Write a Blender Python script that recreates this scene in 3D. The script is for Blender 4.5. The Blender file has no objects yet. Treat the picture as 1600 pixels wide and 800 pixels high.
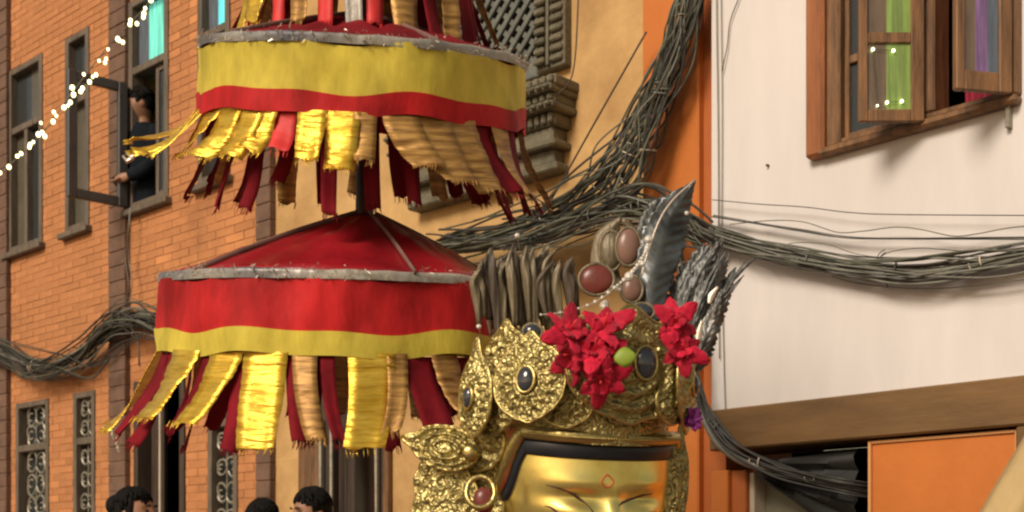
import bpy, math, random
from mathutils import Vector, Matrix, noise
R = math.radians
random.seed(7)
scene = bpy.context.scene
col = scene.collection

# ------------------------------------------------------------------ camera
EYE = 1.65          # camera height; the photo is the upper crop of a level shot
FPX, CX, HOR = 2000.0, 800.0, 880.0
cam_d = bpy.data.cameras.new('camera')
cam_d.sensor_width = 36; cam_d.lens = 36 * FPX / 1600
cam_d.shift_y = (HOR - 400) / 1600
cam_d.clip_start = 0.05; cam_d.clip_end = 500
cam_d.dof.use_dof = True; cam_d.dof.focus_distance = 4.2; cam_d.dof.aperture_fstop = 5.6
cam = bpy.data.objects.new('camera', cam_d); col.objects.link(cam)
cam.location = (0, 0, EYE); cam.rotation_euler = (R(90), 0, 0)
scene.camera = cam

# ------------------------------------------------------------------ light
SUN_FROM = Vector((-0.62, -0.80, 0.0)).normalized()      # street light from behind and left of the camera
SUN_EL = 35
w = bpy.data.worlds.new('World'); scene.world = w; w.use_nodes = True
nt = w.node_tree; nt.nodes.clear()
sky = nt.nodes.new('ShaderNodeTexSky'); sky.sky_type = 'NISHITA'; sky.sun_disc = False
sky.sun_elevation = R(SUN_EL); sky.sun_rotation = math.atan2(SUN_FROM.x, SUN_FROM.y)
mul = nt.nodes.new('ShaderNodeMix'); mul.data_type = 'RGBA'; mul.blend_type = 'MULTIPLY'; mul.inputs[0].default_value = 1
mul.inputs[7].default_value = (1.0, 0.72, 0.46, 1)        # town glow: the night air is warm, not blue
bg = nt.nodes.new('ShaderNodeBackground'); bg.inputs[1].default_value = 0.12
out = nt.nodes.new('ShaderNodeOutputWorld')
nt.links.new(sky.outputs[0], mul.inputs[6]); nt.links.new(mul.outputs[2], bg.inputs[0]); nt.links.new(bg.outputs[0], out.inputs[0])
sd = bpy.data.lights.new('sun', 'SUN'); sd.energy = 2.9; sd.angle = R(22); sd.color = (1.0, 0.88, 0.74)
so = bpy.data.objects.new('sun', sd); col.objects.link(so)
sdir = Vector((SUN_FROM.x * math.cos(R(SUN_EL)), SUN_FROM.y * math.cos(R(SUN_EL)), math.sin(R(SUN_EL))))
so.rotation_euler = sdir.to_track_quat('Z', 'Y').to_euler(); so.location = sdir * 20
vs = scene.view_settings
vs.view_transform = 'Standard'; vs.look = 'None'; vs.exposure = 0.2; vs.gamma = 1; scene.cycles.pixel_filter_type = 'BLACKMAN_HARRIS'; scene.cycles.filter_width = 2.3; vs.use_curve_mapping = False

# ------------------------------------------------------------------ helpers
def P(u, v, Y):
    return Vector(((u - CX) / FPX * Y, Y, EYE + (HOR - v) / FPX * Y))

def tag(o, label=None, cat=None, group=None, kind=None):
    if label: o['label'] = label
    if cat: o['category'] = cat
    if group: o['group'] = group
    if kind: o['kind'] = kind
    return o

def empty(name, M=None):
    o = bpy.data.objects.new(name, None); col.objects.link(o); o.empty_display_size = 0.1
    if M is not None: o.matrix_world = M
    return o

def inst(name, me, parent=None, M=None, mat=None):
    o = bpy.data.objects.new(name, me); col.objects.link(o)
    if parent is not None: o.parent = parent
    if M is not None: o.matrix_local = M
    return o

class MB:
    def __init__(s): s.v = []; s.f = []; s.mi = []; s.cur = 0
    def add(s, vs, fs):
        b = len(s.v); s.v += [tuple(p) for p in vs]
        for f in fs: s.f.append(tuple(b + i for i in f)); s.mi.append(s.cur)
        return s
    def box(s, a, b, M=None, taper=0.0):
        x0, y0, z0 = a; x1, y1, z1 = b
        vs = [Vector(p) for p in ((x0,y0,z0),(x1,y0,z0),(x1,y1,z0),(x0,y1,z0),(x0,y0,z1),(x1,y0,z1),(x1,y1,z1),(x0,y1,z1))]
        if M is not None: vs = [M @ p for p in vs]
        return s.add(vs, [(0,3,2,1),(4,5,6,7),(0,1,5,4),(1,2,6,5),(2,3,7,6),(3,0,4,7)])
    def bevbox(s, a, b, c=0.006, M=None):
        """box with chamfered edges"""
        x0, y0, z0 = a; x1, y1, z1 = b
        c = min(c, (x1-x0)*.3, (y1-y0)*.3, (z1-z0)*.3)
        cx, cy, cz = [(x0+c, x1-c), (y0+c, y1-c), (z0+c, z1-c)]
        pts = []; idx = {}
        for i in (0,1):
            for j in (0,1):
                for k in (0,1):
                    for ax in range(3):
                        p = [cx[i], cy[j], cz[k]]
                        p[ax] = ((x0,x1)[i], (y0,y1)[j], (z0,z1)[k])[ax]
                        idx[(i,j,k,ax)] = len(pts); pts.append(Vector(p))
        fs = []
        for ax in range(3):
            for sd_ in (0,1):
                q = []
                for (m, n) in ((0,0),(1,0),(1,1),(0,1)):
                    t = [0,0,0]; t[ax] = sd_; t[(ax+1)%3] = m; t[(ax+2)%3] = n
                    q.append(idx[(t[0],t[1],t[2],ax)])
                fs.append(tuple(q if sd_ else q[::-1]))
        for ax in range(3):
            b1, b2 = (ax+1)%3, (ax+2)%3
            for m in (0,1):
                for n in (0,1):
                    t0 = [0,0,0]; t1 = [0,0,0]; t1[ax] = 1
                    t0[b1] = t1[b1] = m; t0[b2] = t1[b2] = n
                    q = (idx[(*t0,b1)], idx[(*t1,b1)], idx[(*t1,b2)], idx[(*t0,b2)])
                    fs.append(q if (m+n) % 2 else q[::-1])
        for i in (0,1):
            for j in (0,1):
                for k in (0,1):
                    q = (idx[(i,j,k,0)], idx[(i,j,k,1)], idx[(i,j,k,2)])
                    fs.append(q if (i+j+k) % 2 else q[::-1])
        if M is not None: pts = [M @ p for p in pts]
        return s.add(pts, fs)
    def tube(s, pts, rad, n=8, caps=True, sx=1.0, up=None):
        pts = [Vector(p) for p in pts]
        if not hasattr(rad, '__len__'): rad = [rad] * len(pts)
        vs = []; prev = None
        for i, p in enumerate(pts):
            t = (pts[min(i+1, len(pts)-1)] - pts[max(i-1, 0)]).normalized()
            if prev is None:
                ref = up or (Vector((0,0,1)) if abs(t.z) < .9 else Vector((1,0,0)))
                a = t.cross(ref).normalized()
            else:
                a = (prev - t * prev.dot(t)).normalized()
            prev = a; b = t.cross(a)
            for k in range(n):
                an = 2*math.pi*k/n
                vs.append(p + (a * math.cos(an) * sx + b * math.sin(an)) * rad[i])
        fs = []
        for i in range(len(pts)-1):
            for k in range(n):
                k2 = (k+1) % n
                fs.append((i*n+k, i*n+k2, (i+1)*n+k2, (i+1)*n+k))
        if caps:
            fs.append(tuple(range(n))[::-1]); fs.append(tuple(range((len(pts)-1)*n, len(pts)*n)))
        return s.add(vs, fs)
    def grid(s, rows, thick=0.0, closed_u=False):
        """rows: list of lists of points; thick gives a closed shell offset along the surface normal"""
        nr, nc = len(rows), len(rows[0])
        pts = [Vector(p) for r in rows for p in r]
        def nb(i, j):
            j0, j1 = ((j-1) % nc, (j+1) % nc) if closed_u else (max(j-1,0), min(j+1,nc-1))
            a = pts[i*nc+j1] - pts[i*nc+j0]
            b = pts[min(i+1,nr-1)*nc+j] - pts[max(i-1,0)*nc+j]
            q = a.cross(b)
            return q.normalized() if q.length > 1e-12 else Vector((0,0,0))
        fs = []
        cols = nc if closed_u else nc-1
        for i in range(nr-1):
            for j in range(cols):
                j2 = (j+1) % nc
                fs.append((i*nc+j, i*nc+j2, (i+1)*nc+j2, (i+1)*nc+j))
        if not thick: return s.add(pts, fs)
        N = nr*nc
        bk = [pts[i*nc+j] - nb(i,j)*thick for i in range(nr) for j in range(nc)]
        allf = fs + [tuple(N+k for k in f[::-1]) for f in fs]
        for j in range(cols):
            j2 = (j+1) % nc
            allf.append((j2, j, N+j, N+j2)); e = (nr-1)*nc
            allf.append((e+j, e+j2, N+e+j2, N+e+j))
        if not closed_u:
            for i in range(nr-1):
                a, b = i*nc, (i+1)*nc
                allf.append((a, b, N+b, N+a)); a += nc-1; b += nc-1
                allf.append((b, a, N+a, N+b))
        return s.add(pts + bk, allf)
    def sphere(s, c, r, nu=12, nv=8, fn=None):
        rx, ry, rz = (r, r, r) if not hasattr(r, '__len__') else r
        c = Vector(c); vs = []
        for i in range(nv+1):
            th = math.pi * i / nv
            for j in range(nu):
                ph = 2*math.pi*j/nu
                d = Vector((math.sin(th)*math.cos(ph), math.sin(th)*math.sin(ph), math.cos(th)))
                p = Vector((d.x*rx, d.y*ry, d.z*rz))
                if fn: p = fn(p, d)
                vs.append(c + p)
        fs = [(i*nu+j, (i+1)*nu+j, (i+1)*nu+(j+1)%nu, i*nu+(j+1)%nu) for i in range(nv) for j in range(nu)]
        return s.add(vs, fs)
    def lathe(s, prof, n=32, c=(0,0,0)):
        rows = [[(c[0]+r*math.sin(2*math.pi*k/n), c[1]-r*math.cos(2*math.pi*k/n), c[2]+z) for k in range(n)] for r, z in prof]
        return s.grid(rows, closed_u=True)
    def mesh(s, name, mats, smooth=False):
        me = bpy.data.meshes.new(name); me.from_pydata(s.v, [], s.f)
        if not isinstance(mats, (list, tuple)): mats = [mats]
        for m in mats: me.materials.append(m)
        if len(mats) > 1:
            me.polygons.foreach_set('material_index', s.mi)
        me.validate()
        if smooth:
            me.polygons.foreach_set('use_smooth', [True]*len(me.polygons))
        me.update()
        return me
    def build(s, name, mats, parent=None, M=None, smooth=False):
        return inst(name, s.mesh(name, mats, smooth), parent, M)

def autosmooth(o, ang=40):
    me = o.data
    me.polygons.foreach_set('use_smooth', [True]*len(me.polygons))
    try: me.set_sharp_from_angle(angle=R(ang))
    except Exception: pass
    return o

def spline(pts, n=8):
    pts = [Vector(p) for p in pts]
    q = [pts[0]*2-pts[1]] + pts + [pts[-1]*2-pts[-2]]
    r = []
    for i in range(1, len(q)-2):
        for k in range(n):
            t = k/n
            a, b, c, d = q[i-1], q[i], q[i+1], q[i+2]
            r.append(0.5*((2*b)+(c-a)*t+(2*a-5*b+4*c-d)*t*t+(3*b-a-3*c+d)*t**3))
    r.append(pts[-1]); return r

def sstep(a, b, x):
    t = max(0, min(1, (x-a)/(b-a))); return t*t*(3-2*t)

# ------------------------------------------------------------------ materials
def mat(name, color, rough=0.7, metal=0.0, var=0.0, vscale=6.0, bump=0.0, bscale=40.0, spec=None, color2=None, stretch=None,
        bkind='noise', emit=None, estr=0.0, rand=0.0, sheen=0.0, trans=0.0, alpha=1.0, detail=5, coat=0.0):
    m = bpy.data.materials.new(name); m.use_nodes = True
    n = m.node_tree.nodes; L = m.node_tree.links
    b = n['Principled BSDF']
    b.inputs['Roughness'].default_value = rough; b.inputs['Metallic'].default_value = metal
    if spec is not None: b.inputs['Specular IOR Level'].default_value = spec
    c = (*color, 1)
    b.inputs['Base Color'].default_value = c
    tc = n.new('ShaderNodeTexCoord'); src = tc.outputs['Object']
    if stretch:
        mp = n.new('ShaderNodeMapping'); mp.inputs['Scale'].default_value = stretch
        L.new(src, mp.inputs[0]); src = mp.outputs[0]
    last = None
    if var > 0 or color2:
        nz = n.new('ShaderNodeTexNoise'); nz.inputs['Scale'].default_value = vscale; nz.inputs['Detail'].default_value = detail
        nz.inputs['Roughness'].default_value = 0.65
        L.new(src, nz.inputs[0])
        cr = n.new('ShaderNodeValToRGB'); cr.color_ramp.elements[0].position = 0.33; cr.color_ramp.elements[1].position = 0.68
        lo = tuple(x*(1-var) for x in color); hi = color2 or tuple(min(1, x*(1+var*.6)) for x in color)
        cr.color_ramp.elements[0].color = (*lo, 1); cr.color_ramp.elements[1].color = (*hi, 1)
        L.new(nz.outputs[0], cr.inputs[0]); last = cr.outputs[0]
    if rand > 0:
        oi = n.new('ShaderNodeObjectInfo'); gi = n.new('ShaderNodeNewGeometry')
        ad = n.new('ShaderNodeMath'); ad.operation = 'ADD'; L.new(oi.outputs['Random'], ad.inputs[0]); L.new(gi.outputs['Random Per Island'], ad.inputs[1])
        fr = n.new('ShaderNodeMath'); fr.operation = 'FRACT'; L.new(ad.outputs[0], fr.inputs[0])
        mr = n.new('ShaderNodeMapRange'); mr.inputs['To Min'].default_value = 1-rand; mr.inputs['To Max'].default_value = 1+rand
        L.new(fr.outputs[0], mr.inputs[0])
        mx = n.new('ShaderNodeHueSaturation')
        if last is not None: L.new(last, mx.inputs['Color'])
        else: mx.inputs['Color'].default_value = c
        L.new(mr.outputs[0], mx.inputs['Value']); last = mx.outputs[0]
    if last is not None: L.new(last, b.inputs['Base Color'])
    if bump > 0:
        if bkind == 'voronoi':
            t = n.new('ShaderNodeTexVoronoi'); t.inputs['Scale'].default_value = bscale; t.feature = 'SMOOTH_F1'
        elif bkind == 'wave':
            t = n.new('ShaderNodeTexWave'); t.inputs['Scale'].default_value = bscale; t.inputs['Distortion'].default_value = 5
            t.inputs['Detail'].default_value = 2; t.bands_direction = 'Z'
        else:
            t = n.new('ShaderNodeTexNoise'); t.inputs['Scale'].default_value = bscale; t.inputs['Detail'].default_value = 6
        L.new(src, t.inputs[0])
        bp = n.new('ShaderNodeBump'); bp.inputs['Strength'].default_value = bump; bp.inputs['Distance'].default_value = 0.01
        L.new(t.outputs[0], bp.inputs['Height']); L.new(bp.outputs[0], b.inputs['Normal'])
    if emit:
        b.inputs['Emission Color'].default_value = (*emit, 1); b.inputs['Emission Strength'].default_value = estr
    if coat:
        b.inputs['Coat Weight'].default_value = coat; b.inputs['Coat Roughness'].default_value = .06
    if emit and last is not None: L.new(last, b.inputs['Emission Color'])
    if sheen: b.inputs['Sheen Weight'].default_value = sheen
    if trans: b.inputs['Transmission Weight'].default_value = trans
    return m

M_ = dict(
    brick=mat('brick', (0.47,0.198,0.072), 0.85, var=.28, vscale=2.2, bump=.5, bscale=60, rand=.09),
    mortar=mat('mortar', (0.42,0.175,0.065), 0.95, var=.3, vscale=5, bump=.5, bscale=80),
    dark_brick=mat('dark_brick', (0.15,0.085,0.055), 0.85, var=.3, vscale=8, bump=.5, bscale=60),
    plaster_cream=mat('plaster_cream', (0.50,0.29,0.105), 0.85, var=.3, vscale=2.2, color2=(0.58,0.37,0.15), bump=.25, bscale=30),
    white=mat('white_plaster', (0.65,0.62,0.60), 0.8, var=.085, vscale=1.3, bump=.12, bscale=25, stretch=(2.2,2.2,.5), detail=8),
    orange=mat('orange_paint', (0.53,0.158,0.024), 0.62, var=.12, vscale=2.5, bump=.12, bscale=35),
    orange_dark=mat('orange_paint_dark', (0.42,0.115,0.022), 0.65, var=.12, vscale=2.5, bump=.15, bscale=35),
    beam=mat('beam_plaster', (0.165,0.088,0.028), 0.6, var=.35, vscale=2.0, bump=.3, bscale=14, stretch=(.6,1,2.5)),
    wood=mat('window_wood', (0.185,0.092,0.036), 0.55, var=.55, vscale=4, bump=.3, bscale=20, stretch=(6,6,.8)),
    wood_red=mat('window_wood_red', (0.30,0.105,0.032), 0.5, var=.35, vscale=3, bump=.2, bscale=20, stretch=(6,6,.8)),
    wood_dark=mat('dark_wood', (0.05,0.032,0.022), 0.55, var=.4, vscale=5, bump=.3, bscale=25, stretch=(5,5,.8)),
    wood_grey=mat('grey_wood', (0.13,0.10,0.07), 0.6, var=.4, vscale=5, bump=.3, bscale=25, stretch=(5,5,.8)),
    frame_grey=mat('dark_grey_frame', (0.06,0.055,0.055), 0.45, var=.3, vscale=6),
    carved=mat('carved_wood', (0.135,0.12,0.075), 0.7, var=.45, vscale=9, bump=.6, bscale=45),
    lattice=mat('lattice_wood', (0.125,0.135,0.115), 0.7, var=.35, vscale=10, bump=.4, bscale=50),
    void=mat('dark_interior', (0.02,0.016,0.013), 0.95),
    room=mat('room_plaster', (0.10,0.08,0.06), 0.95),
    glass_dark=mat('dark_glass', (0.035,0.04,0.042), 0.12, spec=.6),
    glass_olive=mat('olive_glass', (0.10,0.09,0.065), 0.25, spec=.5, var=.3, vscale=3),
    cyan=mat('lit_cyan_curtain', (0.13,0.62,0.50), 0.6, var=.45, vscale=2.5, emit=(0.13,0.72,0.58), estr=.5, stretch=(9,9,.8), coat=.6),
    bluecyan=mat('lit_blue_curtain', (0.10,0.60,0.68), 0.6, var=.4, vscale=2.5, emit=(0.10,0.72,0.80), estr=.6, stretch=(9,9,.8), coat=.6),
    green=mat('green_curtain', (0.19,0.29,0.06), 0.7, var=.5, vscale=3, emit=(0.25,.5,.05), estr=.12, stretch=(14,14,1), coat=.8),
    purple=mat('purple_curtain', (0.20,0.11,0.27), 0.7, var=.55, vscale=3, stretch=(14,14,1), coat=.8),
    blue=mat('slate_curtain', (0.10,0.13,0.17), 0.7, var=.5, vscale=3, stretch=(14,14,1), coat=.8),
    magenta=mat('magenta_curtain', (0.32,0.02,0.05), 0.7, var=.5, vscale=6, stretch=(8,8,1)),
    umber=mat('pane_grey', (0.15,0.105,0.065), 0.4, var=.45, vscale=3, stretch=(6,6,1), coat=.8),
    grille=mat('grille_metal', (0.30,0.28,0.22), 0.5, metal=.4, var=.3, vscale=20),
    pale_trim=mat('pale_trim', (0.55,0.47,0.36), 0.7, var=.2),
    board=mat('grey_green_board', (0.20,0.20,0.14), 0.7, var=.2, vscale=3),
    tarp=mat('black_tarp', (0.022,0.022,0.02), 0.5, var=.4, vscale=4, bump=.3, bscale=10),
    red=mat('red_cloth', (0.46,0.018,0.02), 0.6, spec=.15, var=.5, vscale=4, bump=.6, bscale=9, stretch=(1.6,1.6,.7)),
    darkred=mat('dark_red_cloth', (0.17,0.006,0.012), 0.8, spec=.15, var=.45, vscale=6, bump=.2, bscale=20),
    brightred=mat('bright_red_cloth', (0.62,0.03,0.03), 0.6, var=.25, vscale=10),
    yellow=mat('yellow_cloth', (0.60,0.49,0.07), 0.6, spec=.15, var=.35, vscale=4, bump=.6, bscale=9, stretch=(1.6,1.6,.7)),
    silver_trim=mat('silver_trim', (0.27,0.27,0.32), 0.42, metal=.3, var=.6, vscale=2.0, color2=(.56,.52,.42), detail=2, bump=.2, bscale=60, stretch=(1,1,.5)),
    gold_cloth=mat('gold_brocade', (0.92,0.52,0.03), 0.30, metal=.68, var=.35, vscale=7, color2=(1.0,.70,.10), bump=.55, bscale=14, stretch=(1,1,11)),
    gold_cloth2=mat('copper_brocade', (0.36,0.17,0.045), 0.5, metal=.4, var=.5, vscale=7, color2=(.55,.32,.09), bump=.3, bscale=12, stretch=(1,1,11)),
    navy_trim=mat('navy_trim', (0.10,0.105,0.15), 0.5, metal=.2, var=.5, vscale=2.2, color2=(.40,.38,.31), detail=2, stretch=(1,1,.5)),
    seam=mat('taupe_seam', (0.16,0.085,0.07), 0.7, var=.4, vscale=9),
    satin=mat('crimson_satin', (0.28,0.010,0.016), 0.28, var=.45, vscale=5, bump=.5, bscale=9, spec=.7),
    tassel=mat('silver_tassel', (0.6,0.52,0.42), 0.4, metal=.5),
    pole=mat('dark_pole', (0.045,0.04,0.037), 0.4, var=.3, vscale=8),
    gold_face=mat('polished_gold', (0.92,0.72,0.18), 0.30, metal=.9, var=.22, vscale=6, color2=(1.0,.84,.30), bump=.10, bscale=7),
    gold_emb=mat('embossed_gold', (0.43,0.36,0.145), 0.42, metal=.85, var=.35, vscale=30, bump=.7, bscale=110, bkind='voronoi'),
    gold_rim=mat('gold_rim', (0.50,0.40,0.15), 0.33, metal=.95, var=.25, vscale=16, bump=.25, bscale=60),
    hairband=mat('blue_black_paint', (0.012,0.014,0.02), 0.4, var=.4, vscale=10),
    paint_dark=mat('brow_paint', (0.05,0.014,0.008), 0.6),
    paint_red=mat('red_paint', (0.42,0.08,0.02), 0.6),
    eye_white=mat('eye_paint', (0.75,0.68,0.55), 0.35),
    gem=mat('smoky_gem', (0.035,0.04,0.05), 0.08, spec=.8),
    gem_red=mat('red_cabochon', (0.17,0.04,0.032), 0.3, spec=.4, var=.3, vscale=14),
    gem_rose=mat('rose_cabochon', (0.22,0.125,0.095), 0.3, spec=.4, var=.3, vscale=12),
    crystal=mat('crystal', (0.78,0.75,0.68), 0.06, spec=1.0, metal=.35),
    dark_silver=mat('dark_silver', (0.10,0.105,0.10), 0.42, metal=.45, var=.6, vscale=9, bump=.5, bscale=24),
    olive_silver=mat('tarnished_ribbon', (0.19,0.155,0.095), 0.45, metal=.25, var=.5, vscale=10, bump=.5, bscale=26, stretch=(3,3,.6)),
    grey_silver=mat('grey_silver', (0.20,0.20,0.19), 0.42, metal=.5, var=.55, vscale=14),
    leaf_silver=mat('leaf_silver', (0.125,0.14,0.145), 0.36, metal=.55, var=.6, vscale=8),
    brown_ribbon=mat('brown_ribbon', (0.085,0.062,0.04), 0.6, var=.5, vscale=10, bump=.4, bscale=26, stretch=(3,3,.6)),
    petal=mat('crimson_petal', (0.47,0.008,0.035), 0.65, spec=.2, var=.4, vscale=30, rand=.32, sheen=.1),
    petal_p=mat('purple_petal', (0.24,0.015,0.22), 0.55, var=.3, vscale=14, rand=.2),
    leaf=mat('green_leaf', (0.24,0.34,0.035), 0.5, var=.25, vscale=12),
    cable_b=mat('black_cable', (0.04,0.04,0.035), 0.5, var=.3, vscale=20),
    cable_o=mat('olive_cable', (0.095,0.10,0.068), 0.55, var=.45, vscale=9),
    cable_g=mat('grey_cable', (0.17,0.17,0.14), 0.5, var=.4, vscale=9),
    cable_n=mat('brown_cable', (0.06,0.05,0.038), 0.55, var=.4, vscale=9),
    bulb=mat('lit_bulb', (1,.9,.7), 0.3, emit=(1.0,0.86,0.42), estr=3.2),
    glint_g=mat('pane_glint_green', (1,1,.7), 0.3, emit=(0.95,1.0,0.55), estr=5.0),  # glow of lamps reflected in the window panes, not a real bulb
    skin=mat('skin', (0.30,0.15,0.085), 0.55, var=.12, vscale=10),
    hair=mat('black_hair', (0.008,0.007,0.006), 0.75, spec=.12, bump=.6, bscale=70, stretch=(1,1,.25)),
    shirt_d=mat('dark_jacket', (0.010,0.013,0.018), 0.9, spec=.08, var=.3, vscale=6),
    shirt_m=mat('maroon_shawl', (0.16,0.03,0.035), 0.8, var=.3, vscale=6),
    shirt_b=mat('brown_shirt', (0.13,0.085,0.055), 0.8, var=.3, vscale=6),
    trouser=mat('dark_trousers', (0.03,0.03,0.035), 0.85),
    robe=mat('robe_red', (0.30,0.02,0.03), 0.6, var=.3, vscale=5),
    tan=mat('tan_cloth', (0.46,0.33,0.15), 0.75, var=.25, vscale=6, bump=.4, bscale=20, stretch=(1,1,.4)),
    stone=mat('plinth_stone', (0.26,0.22,0.18), 0.85, var=.3, vscale=3, bump=.4, bscale=20),
    street=mat('street_paving', (0.16,0.12,0.10), 0.85, var=.35, vscale=2, bump=.5, bscale=15),
)

# ------------------------------------------------------------------ ground
g = MB(); g.grid([[(x*4.0, y*4.0, 0) for x in range(-15, 16)] for y in range(-12, 16)])
tag(g.build('street', M_['street']), kind='structure')

# ------------------------------------------------------------------ facades
class Fac:
    """a street facade: local x runs along it to the right, local -y points out to the street"""
    def __init__(s, u0, Y0, vp):
        s.o = Vector(((u0-CX)/FPX*Y0, Y0)); d = Vector(((vp-CX)/FPX, 1.0)).normalized()
        s.r = -d; s.n = Vector((s.r.y, -s.r.x))
        s.M = Matrix(((s.r.x, -s.n.x, 0, s.o.x), (s.r.y, -s.n.y, 0, s.o.y), (0, 0, 1, 0), (0, 0, 0, 1)))
        s.Mi = s.M.inverted()
    def pt(s, u, v, off=0.0):
        k = (u-CX)/FPX
        Y = (off + s.o.dot(s.n)) / (k*s.n.x + s.n.y)
        return P(u, v, Y)
    def loc(s, u, v, off=0.0): return s.Mi @ s.pt(u, v, off)
    def S(s, u, off=0.0): return s.loc(u, 400, off).x
    def Z(s, u, v, off=0.0): return s.pt(u, v, off).z

F1 = Fac(230, 10.0, -1330)     # brick and cream row
F2 = Fac(1125, 6.0, -1000)     # white house, standing forward

def wall_holes(mb, s0, s1, z0, z1, holes, y=0.0, reveal=0.2, step=1.5):
    xs = sorted({s0, s1, *[h[0] for h in holes], *[h[1] for h in holes]})
    zs = sorted({z0, z1, *[h[2] for h in holes], *[h[3] for h in holes]})
    xs = [x for x in xs if s0 <= x <= s1]; zs = [z for z in zs if z0 <= z <= z1]
    for a, b in zip(xs, xs[1:]):
        for c, d in zip(zs, zs[1:]):
            mx, mz = (a+b)/2, (c+d)/2
            if any(h[0] < mx < h[1] and h[2] < mz < h[3] for h in holes): continue
            mb.add([(a,y,c),(b,y,c),(b,y,d),(a,y,d)], [(0,1,2,3)])
    for a, b, c, d in holes:
        q = y+reveal
        mb.add([(a,y,c),(a,q,c),(a,q,d),(a,y,d)], [(0,1,2,3)])
        mb.add([(b,y,c),(b,y,d),(b,q,d),(b,q,c)], [(0,1,2,3)])
        mb.add([(a,y,c),(b,y,c),(b,q,c),(a,q,c)], [(0,1,2,3)])
        mb.add([(a,y,d),(a,q,d),(b,q,d),(b,y,d)], [(0,1,2,3)])
    return mb

def frame_ring(mb, a, b, c, d, wd, y0, y1, bev=.006):
    """rectangular frame, four butted bars"""
    mb.bevbox((a,y0,c), (a+wd,y1,d), bev); mb.bevbox((b-wd,y0,c), (b,y1,d), bev)
    mb.bevbox((a+wd,y0+.002,c), (b-wd,y1-.002,c+wd), bev); mb.bevbox((a+wd,y0+.002,d-wd), (b-wd,y1-.002,d), bev)
    return mb

# ================================================================== brick house
brick_house = empty('brick_house', F1.M)
tag(brick_house, 'orange brick house with dark pilasters, tall windows and iron grilles', 'house')
sL, sR = F1.S(-260), F1.S(431)
ZS, ZT, ZTR = 4.44, 6.10, 5.54           # upper window sill, head, transom
LS, LT, LTR = 1.25, 3.08, 2.67           # lower windows
wins_up = [(15,68), (104,141), (203,265), (311,361)]
wins_lo = [(27,78), (117,150), (327,373)]
door_u = (212, 291)
holes_up = [(F1.S(a), F1.S(b), ZS, ZT) for a, b in wins_up]
holes_lo = [(F1.S(a), F1.S(b), LS, LT) for a, b in wins_lo]
hole_d = (F1.S(door_u[0]), F1.S(door_u[1]), 0.3, LT)
holes = holes_up + holes_lo + [hole_d]
wb = MB(); wall_holes(wb, sL, sR, 0.0, 8.6, holes, reveal=.24)
bw = wb.build('wall', M_['mortar'], brick_house)
# dark projecting pilasters
pil = [(-9,18), (178,204), (408,431)]
pil_s = [(F1.S(a), F1.S(b)) for a, b in pil]
for a, b in pil_s:
    zz = 0.3; lst = [(0.3, 8.6)]
    # keep clear of openings
    m = MB()
    z = 0.3
    while z < 8.55:
        m.bevbox((a+random.uniform(0,.004), -.05-random.uniform(0,.004), z+.004), (b-random.uniform(0,.004), .02, z+.116), .005); z += .12
    m.box((a+.006,-.044,.3), (b-.006,.021,8.6))
    m.build('pilaster', M_['dark_brick'], brick_house)
# bricks, running bond
PB, LB_ = 0.0615, 0.235
bricks = []
nrow = int(8.5/PB)
zmin_vis = 1.6
for r in range(nrow):
    z = 0.02 + r*PB
    if z < zmin_vis: continue
    x = sL + (LB_/2 if r % 2 else 0)
    while x < sR:
        a, b = x+.004, min(x+LB_-.004, sR)
        x += LB_
        segs = [(a, b)]
        for h in holes:
            if z+PB > h[2]-.0 and z < h[3]+.0:
                ns = []
                for p, q in segs:
                    if q <= h[0]-.002 or p >= h[1]+.002: ns.append((p, q)); continue
                    if p < h[0]-.03: ns.append((p, h[0]))
                    if q > h[1]+.03: ns.append((h[1], q))
                segs = ns
        for pa, pb in pil_s:
            ns = []
            for p, q in segs:
                if q <= pa or p >= pb: ns.append((p, q)); continue
                if p < pa-.02: ns.append((p, pa))
                if q > pb+.02: ns.append((pb, q))
            segs = ns
        for p, q in segs:
            if q-p > .02: bricks.append((p, q, z))
def brick_rank(bk):
    wpt = F1.M @ Vector(((bk[0]+bk[1])/2, 0, bk[2]))
    u = CX + FPX*wpt.x/wpt.y; v = HOR - FPX*(wpt.z-EYE)/wpt.y
    vis = 0 <= u <= 440 and 0 <= v <= 800
    hid = (v > 60 and u > 320 and v < 330) or (v > 330 and u > 250 and v < 560)
    whole = (bk[1]-bk[0]) > LB_-.02
    return (not (vis and not hid), not whole, wpt.y)
bricks.sort(key=brick_rank)
unit = MB(); unit.bevbox((0,-.0035,.003), (LB_-.008,.01,PB-.003), .0018)
ume = unit.mesh('brick', M_['brick'])
for p, q, z in bricks[:300]:
    o = inst('brick', ume, bw); o.location = (p, random.uniform(-.0025,.002), z+random.uniform(-.0012,.0012))
    o.scale = ((q-p)/(LB_-.008), 1, 1); o.rotation_euler = (0, random.uniform(-.006,.006), 0)
rest = MB()
for p, q, z in bricks[300:]:
    dy = random.uniform(-.0025,.002); dz = random.uniform(-.0012,.0012)
    rest.box((p, -.0035+dy, z+.003+dz), (q, .01+dy, z+PB-.003+dz))
tag(rest.build('brickwork', M_['brick'], bw), kind='stuff')

def room(parent, s0, s1, z0, z1, y0, y1, m):
    b = MB()
    b.add([(s0,y0,z0),(s1,y0,z0),(s1,y1,z0),(s0,y1,z0),(s0,y0,z1),(s1,y0,z1),(s1,y1,z1),(s0,y1,z1)],
          [(0,1,2,3),(4,7,6,5),(3,2,6,7),(0,3,7,4),(1,5,6,2)])
    return b.build('interior', m, parent)
room(brick_house, sL+.05, sR-.05, 3.5, 6.6, .24, 2.6, M_['room'])
room(brick_house, sL+.05, sR-.05, 0.3, 3.3, .24, 2.2, M_['void'])

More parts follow.
